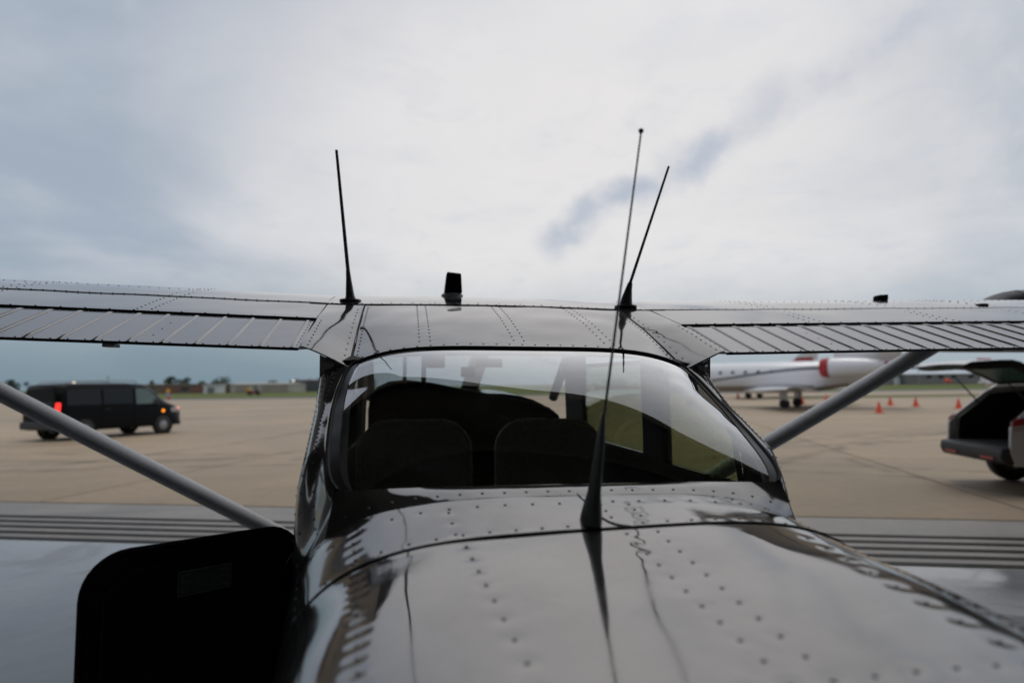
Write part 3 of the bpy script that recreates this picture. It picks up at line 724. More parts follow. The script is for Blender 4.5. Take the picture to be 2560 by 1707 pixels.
# antennas -------------------------------------------------------------------
def foot(cx, cy, cz, rx, ry, tilt): 
    pass
t = B(); t.tube([(-.559, .75, 2.024), (-.561, .75, 2.05), (-.567, .75, 2.11), (-.571, .745, 2.155), (-.619, .70, 2.613)], [.026, .017, .011, .0075, .0055], 14); t.lathe([(.042, -.004), (.042, .003), (.03, .006), (.0, .007)], (-.559, .75, 2.030), n=24); t.out('whip_antenna', M['antenna'], air, True)
t = B(); t.tube([(.556, .72, 2.022), (.559, .72, 2.05), (.570, .72, 2.10), (.576, .72, 2.122), (.578, .72, 2.13), (.739, .69, 2.617)], [.030, .0245, .014, .0105, .0065, .0048], 14); t.lathe([(.046, -.004), (.046, .003), (.034, .006), (.0, .007)], (.556, .72, 2.026), n=24); t.out('whip_antenna', M['antenna'], air, True)
# mast antenna on the boom: flattened blade running out into a wire
t = B(); bx, by = -.016, -.795; bz = float(zt(by))+.001
ctr = [(0, 0), (.006, .012), (.012, .03), (.024, .055), (.04, .10), (.058, .15), (.08, .192)]
wd = [.0172, .0165, .0142, .0098, .0082, .0068, .0028]; ln = [.040, .039, .033, .026, .022, .016, .003]
g_ = []
for (o_, h_), a_, c_ in zip(ctr, wd, ln):
    g_.append([(bx + .110*h_*1.0 + a_*cos(q), by - o_*.2 + c_*sin(q), bz + h_) for q in np.linspace(0, 2*pi, 25)])
t.grid(g_); bx2 = bx + .110*.192
t.tube([(bx2, by-.016, bz+.185), (bx+.090, by-.03, bz+.70)], [.0026, .0017], 8); t.lathe([(.0005, -.005), (.0042, -.003), (.005, 0), (.0042, .003), (.0005, .005)], (bx+.090, by-.03, bz+.703), n=12)
t.out('mast_antenna', M['antenna'], air, True)
# beacon on the roof
t = B(); t.lathe([(.048, -.012), (.05, .002), (.044, .008), (.03, .010), (.0, .010)], (-.135, 1.12, 2.108), n=28); bc = t.out('beacon_base', M['white_plastic'], air, True)
t = B(); t.prism([(-.172, 2.117), (-.092, 2.117), (-.097, 2.206), (-.161, 2.212)], 1.085, 1.155, 'y'); t.out('beacon_blade', M['blk'], air, bevel=.004)

# baggage door standing open on the left --------------------------------------
hx, hy = -.600, -.135; ang = math.atan2(-.435+.135, -.995+.600)     # from hinge to the free edge
dv = Vector((cos(ang), sin(ang), 0)); dn = Vector((-sin(ang), cos(ang), 0))      # dn: towards the rear/inside face?
if dn.y > 0: dn = -dn
def DP(a, h, d=0.): p = Vector((hx, hy, 0)) + dv*a + dn*d; return (p.x, p.y, h)
def rrect(a0, a1, h0, h1, r, n=8, skew=0.):
    out = []
    for cx, cy, s0 in ((a1-r, h1-r, 0), (a0+r, h1-r, pi/2), (a0+r, h0+r, pi), (a1-r, h0+r, 1.5*pi)):
        for k in range(n+1): q = s0+pi/2*k/n; out.append((cx+r*cos(q), cy+r*sin(q)))
    return out
outer = rrect(.012, .497, .78, 1.342, .088)
def plate(poly, d0, d1):
    n = len(poly); return [DP(a, h, d0) for a, h in poly] + [DP(a, h, d1) for a, h in poly], [tuple(range(n)), tuple(range(2*n-1, n-1, -1))] + [(i, n+i, n+(i+1) % n, (i+1) % n) for i in range(n)]
door = B().add(*plate(outer, -.012, .010)).out('baggage_door', M['doorin'], air, bevel=.003)
B().add(*plate(rrect(.045, .462, .815, 1.305, .068), .0105, .020)).out('door_lining', M['doorin'], door, bevel=.004)
B().tube([DP(a, h, .010) for a, h in outer+outer[:1]], .0075, 8).out('door_seal', M['rubber'], door, True)
B().add(*plate(rrect(-.012, .03, 1.14, 1.185, .006), .002, .016)).out('hinge', M['steel'], door, bevel=.001)
B().add(*plate(rrect(-.012, .03, .86, .905, .006), .002, .016)).out('hinge', M['steel'], door, bevel=.001)
B().add(*plate(rrect(.470, .488, 1.02, 1.075, .005), .018, .026)).out('latch', M['steel'], door, bevel=.001)
B().tube([DP(a, 1.29, .021) for a in (.09, .2, .3, .42)], .0025, 6).out('stiffener', M['doorin'], door, True)
# placard
pa0, pa1, ph0, ph1 = .192, .312, 1.226, 1.282
t = B(); t.add(*plate(rrect(pa0, pa1, ph0, ph1, .002, 2), .0202, .0212)); t.cur = 1
for (a0, a1, h0, h1) in ((pa0+.004, pa1-.004, ph1-.006, ph1-.0045), (pa0+.004, pa1-.004, ph0+.0045, ph0+.006), (pa0+.004, pa0+.0055, ph0+.006, ph1-.006), (pa1-.0055, pa1-.004, ph0+.006, ph1-.006)):
    t.add(*plate([(a0, h0), (a1, h0), (a1, h1), (a0, h1)], .0212, .0216))
lines = ['120 POUNDS MAXIMUM', 'BAGGAGE OR AUXILIARY PASSENGER', 'FORWARD OF BAGGAGE DOOR LATCH', '50 POUNDS MAXIMUM', 'BAGGAGE AFT OF BAGGAGE DOOR LATCH', 'MAXIMUM 120 POUNDS COMBINED', 'FOR ADDITIONAL LOADING INSTRUCTIONS', 'SEE WEIGHT AND BALANCE DATA']
for i, ln_ in enumerate(lines):
    cu = bpy.data.curves.new('txt', 'FONT'); cu.body = ln_; cu.align_x = 'CENTER'; cu.size = .0056 if i not in (0, 3, 5) else .0064; cu.resolution_u = 1
    ob = bpy.data.objects.new('txt', cu); C.objects.link(ob); dg = bpy.context.evaluated_depsgraph_get(); tm = ob.evaluated_get(dg).to_mesh()
    v = []; mid_ = (pa0+pa1)/2; hh = ph1-.0115-.0052*i
    # seen from behind the airplane the free edge is to the left: text runs towards the hinge
    for q in tm.vertices: v.append(DP(mid_-q.co.x, hh+q.co.y, .0217))
    t.add(v, [tuple(p.vertices) for p in tm.polygons]); bpy.data.objects.remove(ob)
o = t.out('placard', [M['placard'], M['ink']], door, fixn=False); o['label'] = 'grey loading-limit placard with black lettering'
t = B()
for k in range(7):
    c = Vector(DP(-.004-.0085*k + .03, 1.275, .012)) ; ax = dv if k % 2 else dv
    pts = []
    for q in range(9): a = 2*pi*q/8; side = Vector((0, 0, 1)) if k % 2 else dn; pts.append(c + dv*.0058*cos(a) + side*.0032*sin(a))
    t.tube(pts, .0011, 5, cap=False)
t.out('door_chain', M['steel'], door, True)
# dark loading hatch in the fuselage side
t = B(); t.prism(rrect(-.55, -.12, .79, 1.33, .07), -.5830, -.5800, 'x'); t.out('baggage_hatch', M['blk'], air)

# cabin interior ---------------------------------------------------------------
t = B(); ysn = np.linspace(.0, 1.62, 20); xn = np.linspace(-.54, .54, 9)
t.grid([[(x, y, float(np.interp(y, [0, .3, 1.62], [1.785, 1.855, 1.915])) - .02*(abs(x)/.54)**3) for x in xn] for y in ysn]); t.out('headliner', M['headliner'], air, True)
t = B(); t.box((-.55, -.5, .70), (.55, 1.9, .74)); t.out('cabin_floor', M['liner'], air)
t = B(); t.box((-.42, -.62, .74), (.42, -.6, 1.43)); t.out('rear_bulkhead', M['liner'], air)
def seat(cx, y, zt_, w):
    r = empty_part = None
    t = B(); g_ = []
    prof_s = rrect(-w/2, w/2, .98, zt_, .13, 10)
    for d, k in ((-.055, .90), (-.045, .97), (-.02, 1.0), (.03, 1.0), (.055, .95), (.06, .88)):
        g_.append([(cx + a*k, y + d + .10*(h-1.2), 1.2+(h-1.2)*(k if h > 1.2 else 1)) for a, h in prof_s + prof_s[:1]])
    t.grid(g_); n_ = len(prof_s)
    t.add(g_[0][:-1], [tuple(range(n_))]); t.add(g_[-1][:-1], [tuple(range(n_))])
    s_ = t.out('seat', M['seatcl'], air, True); s_.name = 'seat_back'
    B().tube([(cx + a*.985, y - .04 + .10*(h-1.2), 1.2+(h-1.2)*.99) for a, h in [(w/2, 1.22)] + prof_s[:22] + [(-w/2, 1.22)]], .011, 8).out('rim_light_tube', M['seatrimlight'], s_, True)  # added pale tube paints the light along the seat's upper rim
    B().box((cx-w/2, y, .86), (cx+w/2, y+.5, .98)).out('seat_cushion', M['seatcl'], s_, bevel=.04)
seat(-.295, .98, 1.548, .47); seat(.285, .98, 1.548, .47)
t = B(); t.prism([(-.535, 1.2), (.52, 1.2), (.52, 1.50), (.50, 1.54), (.45, 1.58), (.36, 1.61), (.20, 1.64), (-.02, 1.68), (-.20, 1.715), (-.34, 1.73), (-.43, 1.72), (-.49, 1.69), (-.525, 1.64), (-.535, 1.57)], 1.72, 1.86, 'y'); t.out('instrument_panel', M['blk'], air, bevel=.02)
for x0 in (-.28, .28):
    t = B(); pts = [(x0 + .15*cos(a), 1.62, 1.50 + .10*sin(a)) for a in np.linspace(pi*.85, pi*2.15, 16)]; t.tube(pts, .012, 8); t.tube([(x0, 1.62, 1.46), (x0, 1.75, 1.46)], .012, 8); t.tube([pts[0], (x0, 1.62, 1.46), pts[-1]], .011, 8); t.out('control_yoke', M['blk'], air, True)
for (x0, x1, z0, z1) in ((-.235, -.14, 1.79, 1.865), (.02, .16, 1.795, 1.84)):
    B().box((x0, 1.55, z0), (x1, 1.59, z1)).out('sun_visor', M['liner'], air, bevel=.006)
B().box((-.045, 1.66, 1.745), (.03, 1.72, 1.80)).out('compass', M['blk'], air, bevel=.008)
# windscreen and posts
t = B(); xs_ = np.linspace(-1, 1, 25)
t.grid([[(.54*x, lerp(2.28, 1.66, k) - .22*abs(x)**3*(1-k*.5), lerp(1.70, 1.93, k) + .02*sin(pi*k) - .05*abs(x)**4) for x in xs_] for k in np.linspace(0, 1, 10)]); ws = t.out('windscreen', M['glass'], air, True)
for x0 in (-.54, .54): B().tube([(x0, 2.05, 1.63), (x0, 1.62, 1.90)], .028, 8).out('screen_post', M['liner'], air, True)
for x0, w_ in ((-.345, .010), (-.245, .013)): B().tube([(x0, 1.70, 1.70), (x0, 1.66, 1.90)], w_, 8).out('screen_brace', M['liner'], air, True)
# cowling, propeller, wheels, tail (mostly out of view) --------------------------
t = B(); g_ = []
for y, a_, z1, z0 in ((1.75, .575, 1.66, .56), (2.3, .56, 1.68, .56), (2.9, .50, 1.60, .62), (3.35, .42, 1.50, .72), (3.5, .30, 1.42, .82), (3.52, .1, 1.2, 1.0)):
    g_.append([(a_*np.sign(cos(q))*abs(cos(q))**.6, y, (z1+z0)/2 + (z1-z0)/2*np.sign(sin(q))*abs(sin(q))**.6) for q in np.linspace(0, 2*pi, 41)])
t.grid(g_); t.out('cowling', M['alu'], air, True)
t = B(); t.lathe([(.16, 3.52), (.155, 3.6), (.10, 3.74), (.0, 3.82)], (0, 0, 1.12), 'y', 24); sp = t.out('spinner', M['alu'], air, True)
t = B()
for sg in (-1, 1): t.grid([[(sg*r*.3 - .07*c_ + 0*r, 3.58+.02*c_, 1.12+sg*r*.93) for c_ in (-1, -.3, .3, 1)] for r in np.linspace(.05, .95, 10)])
o = t.out('propeller', M['blk'], air, True); md = o.modifiers.new('s', 'SOLIDIFY'); md.thickness = .015
def wheel(parent, c, R, w, axis='x', rimm='alu_soft'):
    t = B(); t.lathe([(R*.55, -w/2), (R*.85, -w/2), (R*.97, -w*.36), (R, 0), (R*.97, w*.36), (R*.85, w/2), (R*.55, w/2)], c, axis, 28); ty = t.out('tyre', M['rubber'], parent, True)
    t = B(); t.lathe([(R*.2, -w*.53), (R*.56, -w*.49), (R*.56, w*.49), (R*.2, w*.53)], c, axis, 20); t.out('rim', M[rimm], parent, True)
for sg in (-1, 1):
    t = B(); t.tube([(sg*.45, .95, .68), (sg*.9, .95, .45), (sg*1.27, .95, .22)], [.05, .035, .03], 10); lg = t.out('gear_leg', M['alu'], air, True); wheel(lg, (sg*1.32, .95, .22), .22, .16)
t = B(); t.tube([(0, 2.75, .75), (0, 2.95, .2)], [.04, .03], 10); lg = t.out('nose_gear', M['alu'], air, True); wheel(lg, (0, 2.98, .19), .19, .13)
t = B(); t.prism([(-2.6, 1.44), (-3.6, 1.55), (-4.4, 1.85), (-5.05, 2.62), (-5.5, 2.62), (-5.35, 1.42)], -.045, .045, 'x'); t.out('tail_fin', M['alu'], air, bevel=.03)
t = B(); t.prism([(-1.7, -5.0), (-1.6, -4.7), (0, -4.35), (1.6, -4.7), (1.7, -5.0), (1.6, -5.35), (-1.6, -5.35)], 1.33, 1.40, 'z'); t.out('tailplane', M['alu'], air, bevel=.03)

# a second high-wing airplane next to it: only one wing tip reaches into view -----
nb = copy_tree(air, None, skip=('rivet', 'rivet_rows', 'bead', 'baggage_door', 'seam', 'seat_back', 'control_yoke', 'sun_visor', 'compass', 'instrument_panel', 'mast_antenna', 'whip_antenna', 'baggage_hatch', 'screen_brace', 'fuel_vent', 'fuel_cap', 'hinge_fairing', 'beacon_base', 'beacon_blade'))
nb.name = 'parked_airplane'; nb['label'] = 'dark wing tip of a neighbouring airplane rising over the right wing'; nb['category'] = 'airplane'
NA = -YAW + pi - radians(14); nb.rotation_euler = (0, 0, NA); tipw = W(2.95, 4.35); off = Matrix.Rotation(NA, 3, 'Z') @ Vector((5.49, 1.2, 0)); nb.location = (tipw.x-off.x, tipw.y-off.y, .0)
M['darkpaint'] = mat('dark_grey_paint', (.085, .085, .10), .45)
for q in list(nb.children):
    if q.name.split('.')[0] in ('wing',):
        q.material_slots[0].link = 'OBJECT'; q.material_slots[0].material = M['darkpaint']

# ================================================================== BACKGROUND
def xf(o, X, D, heading, z=0.):       # place a thing whose local +x is forward; heading given in camera axes (right, ahead)
    p = W(X, D, z); o.location = p; h = rt0*heading[0] + fl*heading[1]; o.rotation_euler = (0, 0, math.atan2(h[1], h[0]))
# ---- black van
M['vanpaint'] = mat('black_van_paint', (.004, .0042, .0045), .3, 0, .12, var=.1)
M['vanglass'] = mat('dark_tinted_glass', (.008, .010, .012), .08, 0, .32)
M['greenglass'] = mat('pale_green_cab_glass', (.10, .15, .14), .1, 0, .6)
M['lampred'] = mat('lit_tail_lamp', (.5, .02, .02), .3, emit=(1, .03, .02), estr=1.7)
M['lampamber'] = mat('lit_indicator', (.6, .2, .02), .3, emit=(1, .28, .01), estr=1.6)
M['lamprosy'] = mat('lit_front_lamp', (.6, .3, .3), .3, emit=(1, .22, .16), estr=1.2)
M['redlens'] = mat('red_lamp_lens', (.35, .012, .018), .18, coat=.4)
M['clearlens'] = mat('clear_lamp_lens', (.45, .42, .42), .15, coat=.4)
M['rimgrey'] = mat('grey_wheel_trim', (.30, .30, .31), .35, .6)
M['plastic'] = mat('dark_bumper_plastic', (.028, .030, .034), .55)
M['chrome'] = mat('lamp_chrome', (.5, .5, .5), .2, .9)
def loft(st, n=20):                                   # stations (x, half width low, half width top, z bottom, belt, z top)
    g_ = []
    for x, w0, w1, z0, zm, z1 in st:
        half = [(0, z0), (w0*.9, z0), (w0, z0+.06), (w0, zm), (lerp(w0, w1, .5), lerp(zm, z1, .52)), (w1, z1-.10), (w1*.86, z1-.02), (0, z1)]
        g_.append([(x, -a, z) for a, z in half] + [(x, a, z) for a, z in half[::-1][1:]])
    return g_
van = empty('black_van', 'black van with lit red tail lamp driving across the concrete', 'van')
xf(van, -15.6, 24.0, (.42, .908)); van.scale = (1.03, 1.03, 1.03)
L_ = 4.75
st = [(-.92, .86, .74, .52, 1.05, 1.72), (-.86, .92, .80, .34, 1.08, 1.84), (-.5, .95, .82, .30, 1.10, 1.89), (1.6, .96, .83, .30, 1.10, 1.90), (2.25, .96, .82, .30, 1.10, 1.86), (2.75, .95, .78, .30, 1.08, 1.62), (3.12, .94, .76, .30, 1.05, 1.28), (3.5, .92, .74, .30, .98, 1.10), (3.75, .84, .66, .30, .80, .96), (3.84, .70, .5, .36, .62, .74)]
t = B(); t.grid(loft(st)); g0, g1 = loft(st)[0], loft(st)[-1]; t.add(g0, [tuple(range(len(g0)))]); t.add(g1, [tuple(range(len(g1)))]); t.out('body', M['vanpaint'], van, True)
def sidepane(par, name, poly, y0, m, th=.012):
    for sg in (-1, 1):
        t = B(); t.prism([(x, z) for x, z, _ in poly], sg*.0, sg*th, 'y'); 
        k = len(poly)
        t.v = [(x, sg*(yy + (th if i >= k else 0)), z) for i, (x, z, yy) in enumerate(list(poly)+list(poly))]
        t.out(name, m, par)
sidepane(van, 'side_glass', [(-.62, 1.16, .958), (.55, 1.16, .962), (.55, 1.70, .885), (-.60, 1.68, .88)], 0, M['vanglass'])
sidepane(van, 'side_glass', [(.62, 1.16, .964), (1.72, 1.16, .964), (1.72, 1.70, .885), (.62, 1.70, .887)], 0, M['vanglass'])
sidepane(van, 'cab_glass', [(1.84, 1.14, .964), (2.80, 1.14, .955), (2.62, 1.42, .90), (2.30, 1.68, .868), (1.84, 1.70, .882)], 0, M['greenglass'])
t = B(); t.add([(-.925, -.70, 1.15), (-.925, .70, 1.15), (-.905, .66, 1.66), (-.905, -.66, 1.66)], [(0, 1, 2, 3)]); o = t.out('rear_glass', M['vanglass'], van); md = o.modifiers.new('s', 'SOLIDIFY'); md.thickness = .02
t = B(); t.box((-1.0, -.92, .36), (-.84, .92, .62)); t.out('rear_bumper', M['plastic'], van, bevel=.04)
t = B(); t.box((-.945, -.27, .80), (-.93, .27, .92)); t.out('number_plate', M['white_plastic'], van)
for sg in (-1, 1):
    t = B(); t.prism([(sg*.855, .96), (sg*.93, .94), (sg*.945, 1.24), (sg*.885, 1.25)], -.945, -.80, 'x'); t.out('tail_lamp', M['lampred'], van, bevel=.02)
    t = B(); t.prism([(3.30, .80), (3.62, .78), (3.74, .86), (3.45, .98), (3.28, .96)], sg*.82, sg*.935, 'y'); t.out('headlamp', M['clearlens'], van, bevel=.02)
    B().lathe([(.0, -.02), (.07, -.015), (.075, 0), (.0, .02)], (3.70, sg*.80, .90), 'x', 14).out('front_lamp', M['lamprosy'], van, True)
    B().lathe([(.0, -.02), (.055, -.012), (.055, .012), (.0, .02)], (2.95, sg*.95, .86), 'y', 14).out('side_indicator', M['lampamber'], van, True)
    B().box((2.55, sg*.99-.06, 1.10), (2.72, sg*.99+.10*sg*.6+.06, 1.32)).out('door_mirror', M['plastic'], van, bevel=.03)
    B().tube([(-.5, sg*.74, 1.89), (-.42, sg*.74, 1.955), (1.9, sg*.74, 1.965), (2.0, sg*.74, 1.88)], .018, 8).out('roof_rail', M['rimgrey'], van, True)
    for x0 in (0., 2.95):
        hb = B().lathe([(.42, -.01), (.42, .01), (.30, .012)], (x0, sg*.945, .36), 'y', 28).out('wheel_arch', M['blk'], van, True)
        whl = B().lathe([(.20, -.11), (.30, -.11), (.335, -.08), (.345, 0), (.335, .08), (.30, .11), (.20, .11)], (x0, sg*.87, .345), 'y', 28).out('wheel', M['rubber'], van, True)
        B().lathe([(.04, -.125), (.215, -.105), (.215, .105), (.04, .125)], (x0, sg*.87, .345), 'y', 20).out('rim', M['rimgrey'], whl, True)
        B().lathe([(.03, -.14), (.06, -.13), (.06, .13), (.03, .14)], (x0, sg*.87, .345), 'y', 12).out('hub_cap', M['chrome'], whl, True)
    for x0 in (.58, 1.78): B().box((x0-.004, sg*.966-.004, .45), (x0+.004, sg*.966+.004, 1.12)).out('door_gap', M['blk'], van)
    B().box((.68, sg*.975-.012, .98), (.86, sg*.975+.012, 1.01)).out('door_handle', M['plastic'], van)
B().lathe([(.05, 0), (.045, .035), (0, .05)], (.2, 0, 1.90), 'z', 12).out('roof_lamp', mat('roof_lamp_lit', (.8, .75, .6), .3, emit=(1, .85, .6), estr=1.0), van, True)
B().box((2.85, -.80, .30), (3.86, .80, .46)).out('front_bumper', M['plastic'], van, bevel=.05)

# ---- silver-white SUV with its tailgate up
M['suvpaint'] = mat('pearl_white_paint', (.66, .67, .68), .28, 0, .5, coat=.6, var=.03)
M['suvin'] = mat('black_boot_trim', (.010, .010, .010), .8)
M['suvglass'] = mat('suv_tinted_glass', (.02, .026, .028), .06, 0, .6)
M['gateglass'] = glass('gate_glass', (.25, .42, .40))
suv = empty('white_suv', 'white SUV at the right edge with its tailgate raised', 'car')
xf(suv, 7.32, 10.95, (.993, -.12))
sidep = [(.10, .42), (.04, .62), (.06, .98), (.16, 1.10), (.62, 1.50), (.80, 1.61), (1.4, 1.665), (2.3, 1.64), (3.0, 1.18), (3.2, 1.10), (4.2, 1.0), (4.45, .80), (4.45, .42), (4.05, .36), (4.02, .52), (3.90, .66), (3.70, .72), (3.50, .66), (3.38, .52), (3.35, .36), (1.33, .36), (1.30, .54), (1.18, .68), (.97, .74), (.76, .68), (.64, .54), (.61, .40)]
def tumb(z): return .91 - .13*float(sstep(z, 1.0, 1.66)) - .02*float(sstep(z, .55, .3))
for sg in (-1, 1):
    k = len(sidep); t = B(); t.add([(x, sg*tumb(z), z) for x, z in sidep] + [(x, sg*(tumb(z)-.05), z) for x, z in sidep], [tuple(range(k)), tuple(range(2*k-1, k-1, -1))] + [(i, k+i, k+(i+1) % k, (i+1) % k) for i in range(k)])
    t.out('side_panel', M['suvpaint'], suv, bevel=.012)
    q = [(.72, 1.14), (1.25, 1.12), (1.25, 1.53), (.95, 1.50)]
    def wnd(q, name):
        k = len(q); t = B(); t.add([(x, sg*(tumb(z)+.006), z) for x, z in q] + [(x, sg*(tumb(z)-.01), z) for x, z in q], [tuple(range(k)), tuple(range(2*k-1, k-1, -1))] + [(i, k+i, k+(i+1) % k, (i+1) % k) for i in range(k)]); t.out(name, M['suvglass'], suv)
    wnd(q, 'quarter_glass'); wnd([(1.32, 1.11), (2.0, 1.10), (2.0, 1.56), (1.32, 1.55)], 'door_glass'); wnd([(2.08, 1.10), (2.85, 1.08), (2.45, 1.42), (2.2, 1.55), (2.08, 1.56)], 'door_glass')
    # wrap-round tail lamp
    lp = [(.075, .92), (.30, .98), (.62, 1.10), (.30, 1.13), (.16, 1.12), (.085, 1.06)]; k = len(lp)
    t = B(); t.add([(x, sg*(tumb(z)+.012), z) for x, z in lp] + [(x, sg*(tumb(z)-.035), z) for x, z in lp], [tuple(range(k)), tuple(range(2*k-1, k-1, -1))] + [(i, k+i, k+(i+1) % k, (i+1) % k) for i in range(k)]); tl = t.out('tail_lamp', M['redlens'], suv, bevel=.012)
    lp2 = [(.072, .93), (.26, .975), (.26, 1.03), (.072, 1.0)]; k = 4
    t = B(); t.add([(x, sg*(tumb(z)+.016), z) for x, z in lp2] + [(x, sg*(tumb(z)-.03), z) for x, z in lp2], [tuple(range(k)), tuple(range(2*k-1, k-1, -1))] + [(i, k+i, k+(i+1) % k, (i+1) % k) for i in range(k)]); t.out('reverse_lens', M['clearlens'], tl)
    # dark cladding round the arch
    for x0 in (.97, 3.70):
        pts = [(x0+.385*cos(a), sg*.915, .36+.385*sin(a)) for a in np.linspace(0, pi, 18)]; B().tube(pts, .035, 6).out('arch_cladding', M['plastic'], suv, True)
        whl = B().lathe([(.22, -.11), (.31, -.11), (.345, -.08), (.355, 0), (.345, .08), (.31, .11), (.22, .11)], (x0, sg*.80, .355), 'y', 28).out('wheel', M['rubber'], suv, True)
        B().lathe([(.05, -.125), (.235, -.10), (.235, .10), (.05, .125)], (x0, sg*.80, .355), 'y', 20).out('rim', M['rimgrey'], whl, True)
    B().box((1.32, sg*.90-.03, .36), (3.36, sg*.90+.03, .46)).out('sill', M['plastic'], suv, bevel=.02)
    # gas strut of the gate
    B().tube([(.50, sg*.70, 1.28), (.12, sg*.66, 1.72)], [.014, .010], 8).out('gate_strut', M['plastic'], suv, True)
    B().tube([(1.0, sg*.70, 1.66), (1.1, sg*.70, 1.71), (2.3, sg*.70, 1.70), (2.4, sg*.70, 1.64)], .016, 8).out('roof_rail', M['rimgrey'], suv, True)
t = B(); t.grid([[(x, y, z + .03*(1-(y/.8)**2)) for y in np.linspace(-.80, .80, 9)] for x, z in ((.80, 1.605), (1.4, 1.655), (2.0, 1.655), (2.32, 1.63))]); o = t.out('roof', M['suvpaint'], suv, True); md = o.modifiers.new('s', 'SOLIDIFY'); md.thickness = .05
t = B(); t.grid([[(x, y, z) for y in np.linspace(-.85, .85, 7)] for x, z in ((3.02, 1.16), (3.3, 1.11), (4.15, 1.02), (4.44, .82))]); o = t.out('bonnet', M['suvpaint'], suv, True); md = o.modifiers.new('s', 'SOLIDIFY'); md.thickness = .03
t = B(); t.grid([[(x, y*w_, z) for y in np.linspace(-.78, .78, 7)] for x, z, w_ in ((2.34, 1.62, .98), (3.0, 1.17, 1.05))]); o = t.out('windscreen', M['suvglass'], suv, True); md = o.modifiers.new('s', 'SOLIDIFY'); md.thickness = .01
B().box((4.30, -.84, .36), (4.50, .84, .82)).out('front_bumper', M['plastic'], suv, bevel=.06)
t = B(); t.prism([(-.05, .46), (-.09, .56), (-.07, .68), (.10, .70), (.14, .62), (.12, .45), (.02, .44)], -.90, .90, 'y'); t.out('rear_bumper', M['plastic'], suv, bevel=.03)
B().box((-.094, .35, .50), (-.075, .70, .54)).out('reflector', M['redlens'], suv); B().box((-.094, -.70, .50), (-.075, -.35, .54)).out('reflector', M['redlens'], suv)
B().box((.08, -.84, .66), (1.6, .84, .70)).out('boot_floor', M['suvin'], suv)
B().box((1.5, -.80, .66), (1.62, .80, 1.30)).out('rear_seat', M['suvin'], suv, bevel=.05)
for sg in (-1, 1): t = B(); t.prism([(.12, .70), (.16, 1.06), (.66, 1.46), (1.5, 1.52), (1.5, .70)], sg*.70, sg*.80, 'y'); t.out('boot_trim', M['suvin'], suv)
# raised gate: profile along its length from the hinge outwards
gp = [(.86, 1.63), (.70, 1.72), (.48, 1.86), (.32, 1.955), (.20, 1.985), (.02, 1.985), (-.20, 1.975), (-.36, 1.965), (-.44, 1.925)]
t = B(); g_ = []
for i, (x, z) in enumerate(gp): w_ = [.70, .72, .75, .78, .80, .82, .82, .80, .74][i]; g_.append([(x, y*w_, z + .02*(1-y*y)) for y in np.linspace(-1, 1, 9)])
t.grid(g_); gate = t.out('tailgate', M['suvpaint'], suv, True)
t = B(); gd = [.05, .07, .08, .10, .12, .13, .13, .11, .05]; g2 = [[(p[0]-.01, p[1]*.97, p[2]-gd[i]) for p in r] for i, r in enumerate(g_)]; 
t.grid([g2[0], g2[1]]); t.grid(g2[3:]); t.grid([[r[0] for r in g2], [r[0] for r in g_]]); t.grid([[r[-1] for r in g2], [r[-1] for r in g_]])
t.grid([[r[0] for r in g2[1:4]], [r[1] for r in g2[1:4]]]); t.grid([[r[-1] for r in g2[1:4]], [r[-2] for r in g2[1:4]]])
t.grid([g2[-1], g_[-1]]); t.out('gate_lining', M['suvin'], gate, True)
t = B(); t.grid([[ (q[0], q[1], q[2]-.002) for q in r[1:-1]] for r in g2[1:4]]); t.out('gate_glass', mat('gate_glass_tint', (.07, .15, .14), .4, 0, .15), gate, True)
t = B(); t.box((-.72, -.40, 1.885), (-.60, .40, 1.915)); t.out('gate_grip', M['plastic'], gate, bevel=.01)

# ---- traffic cones
M['conered'] = mat('orange_cone_plastic', (.72, .075, .02), .45, var=.08)
def cone_thing(X, D, label, sc=1.):
    c = empty('traffic_cone', label, 'traffic cone', W(X, D), random.random()*3, 'orange cones around the white jet')
    t = B(); t.lathe([(.155, .035), (.145, .06), (.03, .50), (.022, .52), (0, .522)], (0, 0, 0), 'z', 20); t.out('cone_body', M['conered'], c, True)
    t = B(); t.box((-.19, -.19, 0), (.19, .19, .035)); t.out('cone_base', M['conered'], c, bevel=.01); c.scale = (sc*1.15, sc*1.15, sc*1.15); return c
def PX(px, py):                                       # ground point seen at a picture position
    d = direc(px, py); t_ = -LOC[2]/d[2]; p = LOC + d*t_ - LOC; return float(p@rt0), float(p@fl)
for px, py, lb in ((2198, 1032, 'nearest and largest orange cone on the tan concrete'), (2226, 1013, 'orange cone just behind the nearest cone'), (2290, 1016, 'orange cone midway between the nearest cone and the white SUV'), (2397, 1021, 'orange cone closest to the white SUV'), (2006, 1010, 'orange cone right of the white jet main wheels'), (2066, 1003, 'orange cone half hidden above the silver wing strut'), (1845, 995, 'small orange cone under the white jet belly')):
    cone_thing(*PX(px, py), lb)

